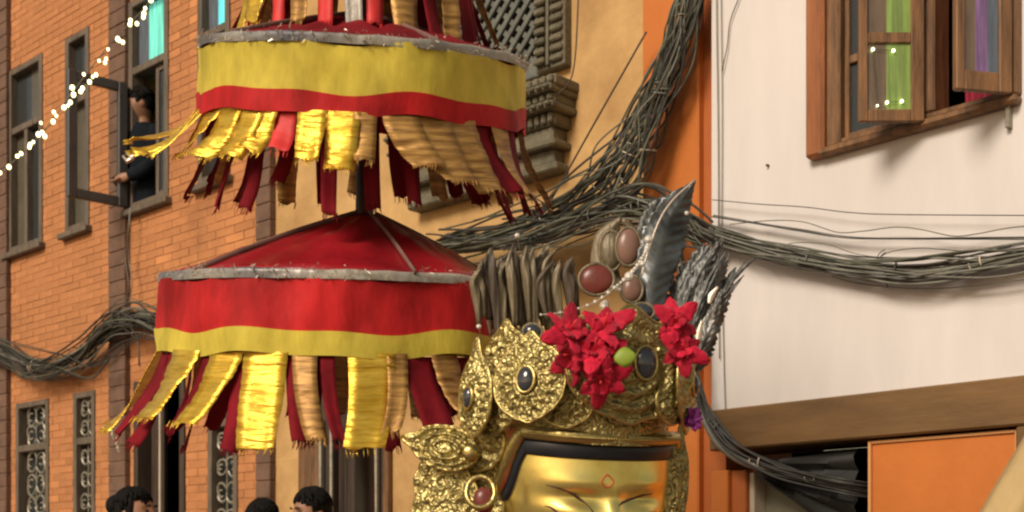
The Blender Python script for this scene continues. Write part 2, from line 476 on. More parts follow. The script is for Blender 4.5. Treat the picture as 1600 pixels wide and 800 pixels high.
def up_window(h, kind):
    a, b, c, d = h
    f = MB(); frame_ring(f, a+.002, b-.002, c+.002, d-.002, .055, -.02, .10)
    f.bevbox((a+.057,-.012,ZTR-.03), (b-.057,.09,ZTR+.03), .006)
    mid = (a+b)/2
    if kind == 'pair': f.bevbox((mid-.025,-.008,c+.057), (mid+.025,.085,ZTR-.03), .005)
    fo = f.build('window', M_['wood_grey'], brick_house)
    sl = MB(); sl.bevbox((a-.04,-.07,c-.05), (b+.04,.05,c+.001), .008); sl.build('sill', M_['wood_grey'], fo)
    def pane(x0, x1, z0, z1, m, y=.05):
        q = MB(); q.box((x0,y,z0), (x1,y+.006,z1)); q.build('pane', M_[m], fo)
    if kind == 'pair':
        pane(a+.056, mid-.024, c+.056, ZTR-.029, 'glass_olive'); pane(mid+.024, b-.056, c+.056, ZTR-.029, 'glass_dark')
        pane(a+.056, mid, ZTR+.029, d-.056, 'glass_dark'); pane(mid, b-.056, ZTR+.029, d-.056, 'glass_olive')
    elif kind == 'narrow':
        pane(a+.056, b-.056, c+.056, ZTR-.029, 'glass_olive'); pane(a+.056, b-.056, ZTR+.029, d-.056, 'glass_dark')
    elif kind == 'open':
        x = a+.056+.32*(b-a-.11)
        pane(a+.056, x, ZTR+.029, d-.056, 'blue'); pane(x, b-.056, ZTR+.029, d-.056, 'cyan')
        # half-open right sash
        q = MB(); x0, x1 = a+.60*(b-a), b-.056
        frame_ring(q, x0, x1, c+.058, ZTR-.031, .04, .02, .06, .004); sa = q.build('sash', M_['wood_grey'], fo)
        qq = MB(); qq.box((x0+.04,.036,c+.098), (x1-.04,.042,ZTR-.07)); qq.build('sash_pane', M_['glass_dark'], fo)
    else:
        x = a+.056+.4*(b-a-.11)
        pane(a+.056, x, ZTR+.029, d-.056, 'blue'); pane(x, b-.056, ZTR+.029, d-.056, 'bluecyan')
        pane(a+.056, b-.056, c+.056, ZTR-.029, 'glass_dark')
    return fo
winobj = [up_window(h, k) for h, k in zip(holes_up, ('pair','narrow','open','lit'))]

# casement swung out over the street
h = holes_up[2]
q = MB(); frame_ring(q, 0, .48, .0, ZTR-ZS-.12, .075, -.022, .022, .006)
cs = q.build('casement', M_['frame_grey'], winobj[2])
cs.location = (h[0]+.03, -.045, ZS+.02); cs.rotation_euler = (0, 0, R(180+84))
# curtain glimpses in the open window
q = MB(); x0, x1 = h[0]+.57*(h[1]-h[0]), h[1]-.06
for k, (fa, fb) in enumerate(((.02,.16),(.42,.62))):
    xa, xb = x0+(x1-x0)*fa, x0+(x1-x0)*fb
    q.grid([[(xa+(xb-xa)*t/6, .14+.012*math.sin(t*2.2), zz) for t in range(7)] for zz in (ZS+.45, ZTR-.08)], thick=.003)
q.build('curtain', M_['cyan'], winobj[2])

def low_window(h, seed):
    rnd = random.Random(seed)
    a, b, c, d = h
    f = MB(); frame_ring(f, a+.002, b-.002, c+.002, d-.002, .05, -.02, .12)
    f.bevbox((a+.052,-.014,LTR-.03), (b-.052,.11,LTR+.03), .006)
    fo = f.build('window', M_['wood_grey'], brick_house)
    q = MB(); q.box((a+.05,.10,c+.05), (b-.05,.106,d-.05)); q.build('pane', M_['glass_dark'], fo)
    # wrought scroll grille
    gm = MB(); w_ = b-a-.1; mid = (a+b)/2
    for zz0, zz1 in ((c+.05, LTR-.03), (LTR+.03, d-.05)):
        gm.tube([(mid,.03,zz0),(mid,.03,zz1)], .006, 5)
        n = max(1, round((zz1-zz0)/.2))
        for k in range(n):
            zc = zz0+(k+.5)*(zz1-zz0)/n; rr = min(w_*.24, .085)
            for sx in (-1, 1):
                for sz in (-1, 1):
                    pts = []; sc = (rnd.uniform(-.6,.6), rnd.uniform(.8,1.25), rnd.uniform(.75,1.25))
                    for t in range(13):
                        an = t/12*1.6*math.pi; rad = rr*(1-.55*t/12)
                        pts.append((mid+sx*(rr*1.05-rad*math.cos(an+sc[0])*sc[1]), .03, zc+sz*(rr*.15+rad*math.sin(an+sc[0]*.6)*sc[2])))
                    gm.tube(pts, [.007+.004*math.sin(t/12*3.1) for t in range(13)], 5)
    gm.build('grille', M_['grille'], fo)
for i, h in enumerate(holes_lo): low_window(h, i)
# doorway with half-open leaf
a, b, c, d = hole_d
q = MB(); frame_ring(q, a+.002, b-.002, c-.05, d-.002, .06, -.025, .12)
dr = q.build('door', M_['wood_dark'], brick_house)
q = MB(); q.bevbox((a+.062,.10,c+.02), (a+.34*(b-a),.14,d-.065), .006)
for z in (.5, 1.3, 2.1): q.bevbox((a+.09,.088,z), (a+.30*(b-a),.102,z+.6), .008)
q.build('leaf', M_['wood_dark'], dr)
q = MB(); q.tube([(a+.36*(b-a),.06,.35),(a+.36*(b-a),.06,d-.07)], .012, 6); q.build('rail', M_['pale_trim'], dr)
# roof slab and plinth
q = MB(); q.bevbox((sL-.1,-.5,8.6), (sR,3.0,8.8), .02); q.build('eaves', M_['wood_dark'], brick_house)
q = MB(); q.bevbox((sL-.1,-2.3,0.004), (F1.S(640),.0-.002,.30), .02)
tag(q.build('plinth', M_['stone'], None, F1.M), kind='structure')

# ================================================================== cream house
cream_house = empty('cream_house', F1.M)
tag(cream_house, 'cream plastered house with a carved lattice window beside the orange pier', 'house')
c0, c1 = sR+.002, F1.S(1060)
wz0, wz1 = F1.Z(800,132), 6.3
cwl, cwr = F1.S(690), F1.S(848)
dl, dr_ = F1.S(508), F1.S(606)
wb = MB(); wall_holes(wb, c0, c1, 0, 8.2, [(cwl, cwr, wz0, wz1), (dl, dr_, .3, 3.05)], reveal=.2)
wb.build('wall', M_['plaster_cream'], cream_house)
room(cream_house, dl-.3, dr_+.3, .3, 3.2, .2, 1.6, M_['void'])
# carved window
q = MB()
jw = F1.S(893)-cwr
for side in (-1, 1):
    x = cwr if side > 0 else cwl-jw
    q.bevbox((x,-.06,wz0-.02), (x+jw,.03,wz1), .008)
    nr = int((wz1-wz0)/.055)
    for k in range(nr):
        z = wz0+.01+k*.055
        for (fa, fb, pr) in ((.06,.42,.10), (.55,.95,.085)):
            q.bevbox((x+jw*fa,-pr,z), (x+jw*fb,-.055,z+.036), .009)
    q.tube([(x+jw*.485,-.075,wz0),(x+jw*.485,-.075,wz1)], .012, 6)
cwin = q.build('carved_window', M_['carved'], cream_house)
q = MB(); q.box((cwl-.01,.07,wz0), (cwr+.01,.09,wz1)); q.build('backing', M_['void'], cwin)
# diagonal lattice, each lath a piece
wd = cwr-cwl; hg = 1.15; zt = wz0+hg
sp = .072
k = -int(hg/sp)-1
def clip_lath(off, sgn):
    # line z-wz0 = sgn*(x-cwl)+off within the opening
    pts = []
    x0, x1 = 0, wd
    za, zb = sgn*x0+off, sgn*x1+off
    t0, t1 = 0.0, 1.0
    dz = zb-za
    for lim, lower in ((0, True), (hg, False)):
        t = (lim-za)/dz
        if (dz > 0) == lower: t0 = max(t0, t)
        else: t1 = min(t1, t)
    if t1-t0 < .03: return None
    return (cwl+wd*t0, wz0+za+dz*t0), (cwl+wd*t1, wz0+za+dz*t1)
offs = [i*sp*1.414 for i in range(-40, 60)]
for sgn, yy in ((1,.035), (-1,.05)):
    for of in offs:
        s_ = clip_lath(of, sgn)
        if not s_: continue
        (xa, za), (xb, zb) = s_
        L_ = math.hypot(xb-xa, zb-za); an = math.atan2(zb-za, xb-xa)
        m = MB(); m.bevbox((0,yy,-.016), (L_,yy+.016,.016), .003, Matrix.Translation((xa,0,za)) @ Matrix.Rotation(-an, 4, 'Y'))
        m.build('lath', M_['lattice'], cwin)
q = MB(); q.bevbox((cwl,-.03,wz0-.02), (cwr,.06,wz0+.05), .006); q.build('sill_rail', M_['lattice'], cwin)
# stepped carved corbel beneath
steps = [(905,148,162,.20),(903,163,172,.23),(900,173,186,.18),(902,187,196,.21),(893,197,215,.14),(886,216,236,.12),(893,237,246,.15),(882,247,268,.09),(889,269,280,.11)]
q = MB()
for i, (ur, va, vb, pr) in enumerate(steps):
    x1 = F1.S(ur); x0 = 2*(cwl+cwr)/2 - x1
    za, zb = F1.Z(850,vb+1), F1.Z(850,va-1)
    q.bevbox((x0,-pr,za), (x1,.02,zb), .01)
    if pr > .15 or i == 4:
        n = 26
        for k in range(n):
            xx = x0+(x1-x0)*(k+.5)/n
            q.bevbox((xx-.018,-pr-.022,za+.008), (xx+.018,-pr+.004,zb-.008), .01)
q.build('corbel', M_['carved'], cwin)
# ground-floor shopfront
q = MB(); frame_ring(q, dl+.002, dr_-.002, .25, 3.048, .09, -.04, .1)
df = q.build('shop_door', M_['wood_dark'], cream_house)
n = 5
for k in range(n):
    x0 = dl+.1+(dr_-dl-.2)*k/n; x1 = dl+.1+(dr_-dl-.2)*(k+.9)/n
    q = MB(); q.bevbox((x0,.03,.32), (x1,.07,2.95), .006); q.build('plank', M_['wood_dark'], df)
for uu in (515, 532, 590, 602):
    q = MB(); x = F1.S(uu); q.tube([(x,-.075,.3),(x,-.075,2.6)], .014, 6); q.build('rod', M_['grille'], df)
q = MB(); q.bevbox((F1.S(476),-.06,.3), (F1.S(507),.0,3.0), .01); q.build('timber_post', M_['wood'], cream_house)
q = MB(); q.bevbox((F1.S(440),-.03,1.9), (F1.S(474),-.002,F1.Z(455,716)), .006); q.build('board', M_['plaster_cream'], cream_house)
q = MB(); q.bevbox((F1.S(606),-.05,.3), (F1.S(614),.0,3.0), .01); q.build('timber_post', M_['wood'], cream_house)
q = MB(); q.bevbox((c0,-.5,8.2), (c1,3.0,8.4), .02); q.build('eaves', M_['wood_dark'], cream_house)

# ================================================================== white house
white_house = empty('white_house', F2.M)
tag(white_house, 'white plastered house with orange base and a brown wooden window', 'house')
e0, e1 = F2.S(1112), F2.S(2300)
zb = 2.366; zbm = 2.176
wu0, wu1 = F2.S(1268), F2.S(1597)
wzb = F2.Z(1280, 250); wzt = wzb+1.25
wb = MB(); wall_holes(wb, e0, e1, zb-.01, 7.5, [(wu0+.03, wu1-.03, wzb+.03, wzt-.03)], reveal=.25)
wb.add([(e0,0,zb-.01),(e0,3,zb-.01),(e0,3,7.5),(e0,0,7.5)], [(0,3,2,1)])
wb.build('wall', M_['white'], white_house)
room(white_house, e0+.1, e1-.1, 2.5, 5.6, .25, 2.2, M_['void'])
q = MB(); nb_ = 30
xs = [e0-.0+(e1-e0)*i/nb_ for i in range(nb_+1)]
q.bevbox((e0+.01,-.035,zbm), (e1,.35,zb), .008); q.build('beam', M_['beam'], white_house)
# orange corner pier
a, b, b2 = F2.S(1003,-.06), F2.S(1091,-.06), F2.S(1116,-.1)
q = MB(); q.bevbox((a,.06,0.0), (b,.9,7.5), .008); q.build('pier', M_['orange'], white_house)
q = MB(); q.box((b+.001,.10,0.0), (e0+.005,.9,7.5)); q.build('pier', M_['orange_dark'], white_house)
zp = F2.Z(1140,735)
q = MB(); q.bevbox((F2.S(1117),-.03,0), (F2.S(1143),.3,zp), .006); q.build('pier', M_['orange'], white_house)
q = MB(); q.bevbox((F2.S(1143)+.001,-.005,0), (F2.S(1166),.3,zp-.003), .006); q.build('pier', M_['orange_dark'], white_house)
# opening, jamb, board, tarpaulin, orange shutter
ol, orr = F2.S(1166), F2.S(1356)
room(white_house, ol, e1-.1, 0.0, zbm, .35, 2.0, M_['void'])
q = MB(); q.bevbox((ol+.001,.02,0), (F2.S(1174),.30,F2.Z(1170,738)), .004); q.build('jamb', M_['pale_trim'], white_house)
q = MB(); q.bevbox((F2.S(1174)+.002,.10,0), (F2.S(1300),.13,F2.Z(1220,744)), .004); q.build('board', M_['board'], white_house)
# tarpaulin gathered at the corner and drawn across the opening
q = MB(); rows = []
A_ = F2.loc(1170,722,.02); B_ = F2.loc(1326,700,.0); C_ = F2.loc(1330,860,.0); D_ = F2.loc(1180,745,.02)
for i in range(15):
    t = i/14; row = []
    for j in range(41):
        sj = j/40
        top = A_.lerp(B_, sj); bot = D_.lerp(C_, sj)
        p = top.lerp(bot, t)
        p.y += .02+.022*math.sin(t*26+sj*2.2)*sstep(0,.3,sj)+.03*sj
        row.append(p)
    rows.append(row)
q.grid(rows, thick=-.004); autosmooth(q.build('tarpaulin', M_['tarp'], white_house), 70)
sl_, sr_ = orr+.001, F2.S(1591)
zs_ = F2.Z(1360, 689)
q = MB(); q.bevbox((sl_+.014,.008,0), (sr_-.014,.04,zs_-.014), .004); sh = q.build('shutter', M_['orange'], white_house)
q = MB(); frame_ring(q, sl_, sr_, -.02, zs_, .0135, -.004, .05, .003); q.build('edging', mat('orange_edge', (0.66,0.33,0.12), .6), sh)
q = MB(); q.bevbox((sr_+.002,-.03,0), (sr_+.16,.3,zbm-.003), .008); q.build('post', M_['beam'], white_house)

for k_ in range(2):
    x0 = sr_+.165+k_*1.0; x1 = x0+.98
    q = MB(); q.bevbox((x0,.01,0), (x1,.04,zs_-.006), .004); q.build('shutter', M_['orange'], white_house)
# wooden window of the white house
q = MB()
q.bevbox((wu0,-.055,wzb), (F2.S(1297),.12,wzt), .014)                      # outer board, proud
win = q.build('window', M_['wood_red'], white_house)
xi = F2.S(1297)
fb = F2.Z(1320, 240)-0.0
q = MB()
q.bevbox((xi+.001,-.035,wzb+.03), (F2.S(1319),.1,wzt), .008)
q.bevbox((wu1-.05,-.04,wzb+.03), (wu1,.1,wzt), .01)
zr = wzb+.058
q.bevbox((xi-.03,-.057,wzb-.003), (wu1,.11,wzb+.032), .012)
q.bevbox((F2.S(1319)+.001,-.03,wzb+.034), (wu1-.051,.09,zr), .006)
mul_l, mul_r = F2.S(1449), F2.S(1466)
q.bevbox((mul_l,-.032,zr+.001), (mul_r,.09,wzt), .008)
q.build('frame', M_['wood'], win)
# fixed left light with dark panes
xa, xb = F2.S(1319)+.001, mul_l-.001
q = MB(); frame_ring(q, xa, xb, zr+.002, wzt, .022, 0, .04, .004)
zmid = F2.Z(1330, 92)
q.bevbox((xa+.022,.0,zmid-.018), (xb-.022,.04,zmid+.018), .004)
fx = q.build('fixed_sash', M_['wood'], win)
for (za, zb2) in ((zr+.024, zmid-.017), (zmid+.017, wzt-.022)):
    q = MB(); q.box((xa+.02,.018,za), (xb-.02,.024,zb2)); q.build('pane', M_['glass_dark'], win)

def casement(hinge_s, hinge_y, width, z0, z1, ang, cols_, rail_z, bot):
    """leaf hinged on its right, opened out; local x runs from the hinge"""
    f = MB(); st = .04
    f.bevbox((0,-.016,z0), (st*1.35,.016,z1), .004); f.bevbox((width-st*.9,-.016,z0), (width,.016,z1), .004)
    x0, x1 = st*1.35, width-st*.9
    f.bevbox((x0,-.014,z0), (x1,.014,z0+bot), .004); f.bevbox((x0,-.014,z1-st), (x1,.014,z1), .004)
    for rz in rail_z: f.bevbox((x0,-.014,rz-.022), (x1,.014,rz+.022), .004)
    o = f.build('casement', M_['wood'], win)
    o.location = (hinge_s, hinge_y, 0); o.rotation_euler = (0, 0, R(180)+ang)
    o['w'] = width
    zs2 = [z0+bot] + [v for rz in rail_z for v in (rz-.022, rz+.022)] + [z1-st]
    for za, zc in zip(zs2[::2], zs2[1::2]):
        for (fa, fb2, mm) in cols_:
            p = MB(); p.box((x0+(x1-x0)*fa,-.004,za-.002), (x0+(x1-x0)*fb2,.003,zc+.002))
            pp = p.build('pane', M_[mm], win); pp.location = o.location; pp.rotation_euler = o.rotation_euler
    return o
z_s1 = F2.Z(1400,196,.1)
c1o = casement(mul_l+.012, -.05, .262, z_s1, wzt-.05, R(47), ((0,.56,'green'),(.56,1,'umber')), (F2.Z(1400,66,.1),), .05)
z_s2 = F2.Z(1560,146,.1)
c2o = casement(wu1-.02, -.055, .235, z_s2, wzt-.05, R(60), ((0,.30,'blue'),(.30,.66,'purple'),(.66,1,'umber')), (), .075)
# curtains inside the right opening
q = MB(); x0, x1 = mul_r+.03, wu1-.06
q.grid([[(x0+(x1-x0)*t/24, .16+.014*math.sin(t*1.3), zz) for t in range(25)] for zz in (zr-.05, wzt)], thick=-.004)
autosmooth(q.build('curtain', M_['magenta'], win), 60)
q = MB(); q.bevbox((wu1-.055,-.03,wzb-.085), (wu1-.037,.004,wzb-.002), .003); q.build('bracket', M_['grille'], white_house)
q = MB(); q.bevbox((e0,-.5,7.5), (e1,3.0,7.7), .02); q.build('eaves', M_['wood_dark'], white_house)
# nail in the wall
q = MB(); p = F2.loc(1201,259); q.tube([(p.x,.0,p.z),(p.x,-.015,p.z)], .006, 6); q.build('nail', M_['cable_n'], white_house)

# lamp reflections in the casement panes, added as small glowing beads
fl = empty('pane_glints', F2.M)
tag(fl, 'lamp reflections built as tiny glowing beads on the green curtained leaf', 'string lights')
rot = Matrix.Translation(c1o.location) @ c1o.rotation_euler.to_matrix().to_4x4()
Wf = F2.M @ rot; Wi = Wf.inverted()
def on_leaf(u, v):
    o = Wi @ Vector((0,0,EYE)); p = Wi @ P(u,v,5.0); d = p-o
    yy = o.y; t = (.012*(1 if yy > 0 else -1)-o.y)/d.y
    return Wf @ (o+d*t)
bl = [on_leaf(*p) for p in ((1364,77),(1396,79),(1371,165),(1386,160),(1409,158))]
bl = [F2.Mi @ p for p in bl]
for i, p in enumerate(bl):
    m = MB(); m.sphere((0,0,0), .0062 if i != 2 else .004, 10, 6); b_ = m.build('bulb', M_['glint_g'], fl, smooth=True); b_.location = p  # each glowing bead stands in for a lamp's reflection in the glass
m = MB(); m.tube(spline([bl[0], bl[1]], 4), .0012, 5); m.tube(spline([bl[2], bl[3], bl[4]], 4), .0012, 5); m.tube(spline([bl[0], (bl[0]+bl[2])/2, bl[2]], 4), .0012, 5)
m.build('wire', M_['cable_b'], fl)  # added wire joining the reflection beads

# ================================================================== cables
CM = ['cable_b','cable_o','cable_g','cable_n','cable_o','cable_b','cable_o']
def bundle(name, label, path, n, spread, r=(.004,.009), seed=1, loose=0.0, sub=9, group=None, mats=CM):
    rnd = random.Random(seed)
    base = spline(path, sub)
    root = empty(name, Matrix.Translation(base[0])); o0 = base[0]
    tag(root, label, 'cables', group)
    for k in range(n):
        a0 = rnd.uniform(0, 6.28); rr = spread*math.sqrt(rnd.random()); tw = rnd.uniform(-.5, .5); ph = rnd.uniform(0, 50)
        pts = []
        for i, p in enumerate(base):
            t = i/(len(base)-1)
            an = a0+tw*t*3
            nz = noise.noise_vector(Vector((ph+i*.075, k*3.1, 0)))*spread*.8
            lz = noise.noise_vector(Vector((ph+i*.045, k*7.7, 5)))*loose*rr/spread
            tn = (base[min(i+1,len(base)-1)]-base[max(i-1,0)]).normalized()
            sx = Vector((-.68,-.73,0)); sy = tn.cross(sx).normalized()
            pts.append(p-o0+sx*(math.cos(an)*rr*.7)+sy*(math.sin(an)*rr)+nz+lz)
        m = MB(); m.tube(pts, rnd.uniform(*r)*(.75 if n > 4 else 1), 6)
        m.build('cable', M_[mats[rnd.randrange(len(mats))]], root, smooth=True)
    if n > 10:
        for j in range(7, len(base)-4, 13):
            tn = (base[j+1]-base[j-1]).normalized(); sx = Vector((-.68,-.73,0)); sy = tn.cross(sx).normalized(); rr = spread*.95
            m = MB(); m.tube([base[j]-o0+sx*math.cos(a*.5236)*rr*.9+sy*math.sin(a*.5236)*rr+tn*.004*a for a in range(14)], .0035, 5)
            m.build('tie', M_[rnd.choice(('cable_g','cable_b','pale_trim'))], root, smooth=True)
    return root

def f1(u, v, off=.16): return F1.pt(u, v, off)
def f2(u, v, off=.07): return F2.pt(u, v, off)
bundle('cable_bundle', 'tangled grey cable bundle sagging across the brick house front',
       [f1(-70,530),f1(0,549),f1(45,570),f1(85,572),f1(130,548),f1(175,508),f1(215,497),f1(260,512),f1(330,520),f1(450,480),f1(560,430)], 46, .075, (.004,.012), 3, .14)
for i, (pp) in enumerate(([(0,532),(40,545),(110,560),(150,572),(230,520)], [(30,590),(80,575),(140,590),(170,560)], [(190,510),(215,535),(218,570)],
                         [(0,545),(20,565),(40,585)])):
    bundle('loose_cable', ['thin loose cable drooping along the brick house bundle','stray wire trailing below the brick house bundle',
                           'short cut wire hanging off the brick house bundle','short pale wire end poking from the brick house bundle'][i],
           [f1(u,v,.2) for u,v in pp], 2, .02, (.004,.006), 20+i, .05)
bundle('cable_bundle', 'thick dark cable trunk climbing past the orange pier',
       [f1(1092,-60,.34),f1(1072,20,.34),f1(1048,95,.33),f1(1020,165,.33),f1(985,225,.33),f1(945,275,.35),f1(890,318,.28),f1(830,350,.22),f1(760,372,.2),f1(690,384,.2)], 38, .040, (.004,.009), 5, .16)
bundle('cable_bundle', 'fan of cables dropping from the trunk beside the pier edge',
       [f1(1085,-60,.36),f1(1066,30,.36),f1(1042,110,.36),f1(1024,180,.36),f1(1008,240,.36),f1(985,285,.36),f1(945,318,.33)], 16, .05, (.003,.008), 6, .12)
bundle('cable_bundle', 'olive cables curling down from the trunk to the sagging bundle',
       [f1(1060,60,.38),f1(1030,150,.37),f1(1000,215,.37),f1(968,268,.38),f1(955,315,.4),f1(1000,318,.42)], 12, .045, (.003,.008), 9, .16)
bundle('cable_bundle', 'long grey cable bundle sagging across the white house wall',
       [f1(650,392,.2),f1(740,380,.2),f1(820,370,.22),f1(890,345,.28),f1(945,322,.36),f1(1000,318,.42),f2(1050,338,.2),f2(1110,365),f2(1180,388),f2(1250,404),f2(1330,417),f2(1420,422),f2(1500,416),f2(1570,405),f2(1680,385),f2(1850,372),f2(2100,400),f2(2290,380)], 34, .030, (.003,.0075), 8, .05, 8,
       mats=['cable_o','cable_g','cable_o','cable_b','cable_g','cable_n','cable_o'])
bundle('cable_bundle', 'dense knot of cables over the junction behind the crown',
       [f1(790,380,.3),f1(850,372,.34),f1(905,350,.38),f1(960,328,.44),f1(1010,322,.46),f2(1060,345,.2),f2(1105,372,.14)], 32, .05, (.004,.009), 12, .14)
for i, (pp, lab) in enumerate((
    ([(1010,50),(945,165),(862,312),(842,338)], 'thin straight wire slanting across the cream plaster wall'),
    ([(1050,60),(965,215),(880,305),(740,345)], 'dark thin wire curving from the trunk over cream plaster'),
    ([(905,-20),(895,110),(870,150)], 'fine wire hanging beside the carved window jamb'),
    ([(812,295),(850,318),(862,330)], 'short bent wire near the parasol fringe tips'))):
    bundle('wire', lab, [f1(u,v,.3) for u,v in pp], 1, .004, (.0035,.005), 40+i, .0, mats=['cable_n','cable_o'])
wall_wires = (
    ([(1113,312),(1180,317),(1260,321),(1330,330),(1400,333),(1700,335),(1950,345),(2280,330)], 1, 'single taut upper wire across the white wall'),
    ([(1113,338),(1180,349),(1250,360),(1320,372),(1400,374),(1700,374),(1950,384),(2280,366)], 3, 'tight trio of dark wires across the white wall'),
    ([(1140,350),(1200,345),(1255,347),(1310,364),(1350,362),(1400,355),(1440,359),(1490,368),(1530,364),(1590,354),(1680,350),(1900,362),(2280,350)], 1, 'wavy loose wire looping along the white wall'),
    ([(1215,390),(1240,380),(1290,381),(1335,396),(1380,402),(1480,403),(1600,400)], 1, 'thin low loop of wire above the sagging bundle'),
    ([(1370,405),(1395,392),(1440,387),(1500,391),(1560,388),(1680,372),(1950,388)], 1, 'arched loose wire rising off the sagging bundle'),
    ([(1300,432),(1340,442),(1400,449),(1470,451),(1520,447),(1600,437),(1680,430),(1950,420),(2280,400)], 1, 'slack lowest wire hanging beneath the sagging bundle'),
    ([(1110,350),(1160,372),(1220,392),(1290,408),(1360,420)], 2, 'pair of grey wires sliding down into the sagging bundle'),
    ([(1388,421),(1387,434),(1388,449)], 1, 'tiny tie wire dropping from the sagging bundle'),
    ([(1372,412),(1376,400),(1384,391)], 2, 'frayed wire tie sticking up from the sagging bundle'),
    ([(1126,-30),(1128,150),(1128,350),(1130,520),(1133,655)], 1, 'vertical black wire down the white wall edge'),
    ([(1120,-30),(1121,150),(1122,350),(1124,560)], 1, 'second vertical wire beside the white wall corner'),
    ([(1158,-10),(1142,35),(1137,75),(1130,110)], 1, 'crinkled wire curling at the white wall top corner'))
for i, (pp, n_, lab) in enumerate(wall_wires):
    off = .012 if i >= 9 else .05
    bundle('wire', lab, [f2(u,v,off) for u,v in pp], n_, .006, (.0018,.0027) if n_ == 1 else (.002,.003), 60+i, .004, mats=['cable_n','cable_b','cable_o'] if i != 10 else ['cable_g'])
bundle('cable_bundle', 'black cables bending down into the dark shop opening',
       [f2(1040,340,.16),f2(1064,420,.15),f2(1078,500,.15),f2(1083,560,.15),f2(1091,605,.14),f2(1108,650,.12),f2(1145,700,.10),f2(1200,728,.08),f2(1260,745,.05),f2(1330,760,.02),f2(1420,775,-.3)], 13, .022, (.005,.010), 15, .03, mats=['cable_b','cable_b','cable_b','cable_o'])
bundle('conduit', 'grey flexible conduit curving down over the orange pier',
       [f2(1070,470,.15),f2(1080,560,.14),f2(1088,620,.13),f2(1100,655,.12),f2(1125,695,.11),f2(1165,722,.09),f2(1220,735,.04)], 1, .004, (.017,.018), 16, 0, mats=['cable_g'])
bundle('wire', 'pale ragged wire hanging down the dark pilaster', [f1(204,322,.1),f1(200,360,.12),f1(198,400,.1),f1(203,440,.12),f1(196,478,.12)], 2, .02, (.003,.004), 80, .03, mats=['cable_g'])

# ================================================================== string lights
sl = empty('string_lights', Matrix.Translation(P(0,270,8.4)))
tag(sl, 'slanting string of glowing warm bulbs in front of the brick house', 'string lights')
spts = spline([P(-40,300,8.6),P(0,270,8.5),P(60,215,8.4),P(120,135,8.3),P(170,72,8.2),P(232,5,8.1),P(262,-40,8.0)], 14)
o0 = P(0,270,8.4)
m = MB(); m.tube([p-o0 for p in spts], .004, 5); m.build('wire', M_['cable_g'], sl)
bm = MB(); bm.sphere((0,0,0), .0125, 10, 7); bme = bm.mesh('bulb', M_['bulb'], True)
rnd = random.Random(11)
for (u, v) in ((-6,276),(0,270),(14,261),(27,244),(33,240),(47,226),(52,222),(46,230),(66,207),(70,213),(64,192),(84,175),(88,181),(83,190),(110,160),(106,165),(115,148),(113,137),(129,138),(126,143),(131,116),(145,120),(150,117),(155,95),(166,92),(164,98),(169,77),(186,63),(192,66),(184,61),(204,32),(203,38),(214,37),(225,21),(224,27),(227,13),(236,0),(60,210),(100,168),(140,128)):
    o = inst('bulb', bme, sl); o.location = P(u, v, 8.35-.002*u)-o0; k = rnd.uniform(.7,1.2); o.scale = (k,k,k*1.15)

# ================================================================== three-tier parasol
PY = 4.0; px = PY/FPX
par = empty('ceremonial_parasol', Matrix.Translation((P(572,880,PY+.03).x, PY+.03, 0)))
tag(par, 'tall tiered ceremonial parasol of red, yellow and gold with flying fringe', 'parasol')
pax = par.matrix_world.translation.copy()
m = MB(); m.tube([(0,0,0),(0,0,1.2),(-.01,0,2.4),(0,0,3.1),(0,0,4.0)], [.034,.034,.032,.026,.02], 12); m.build('pole', M_['pole'], par, smooth=True)

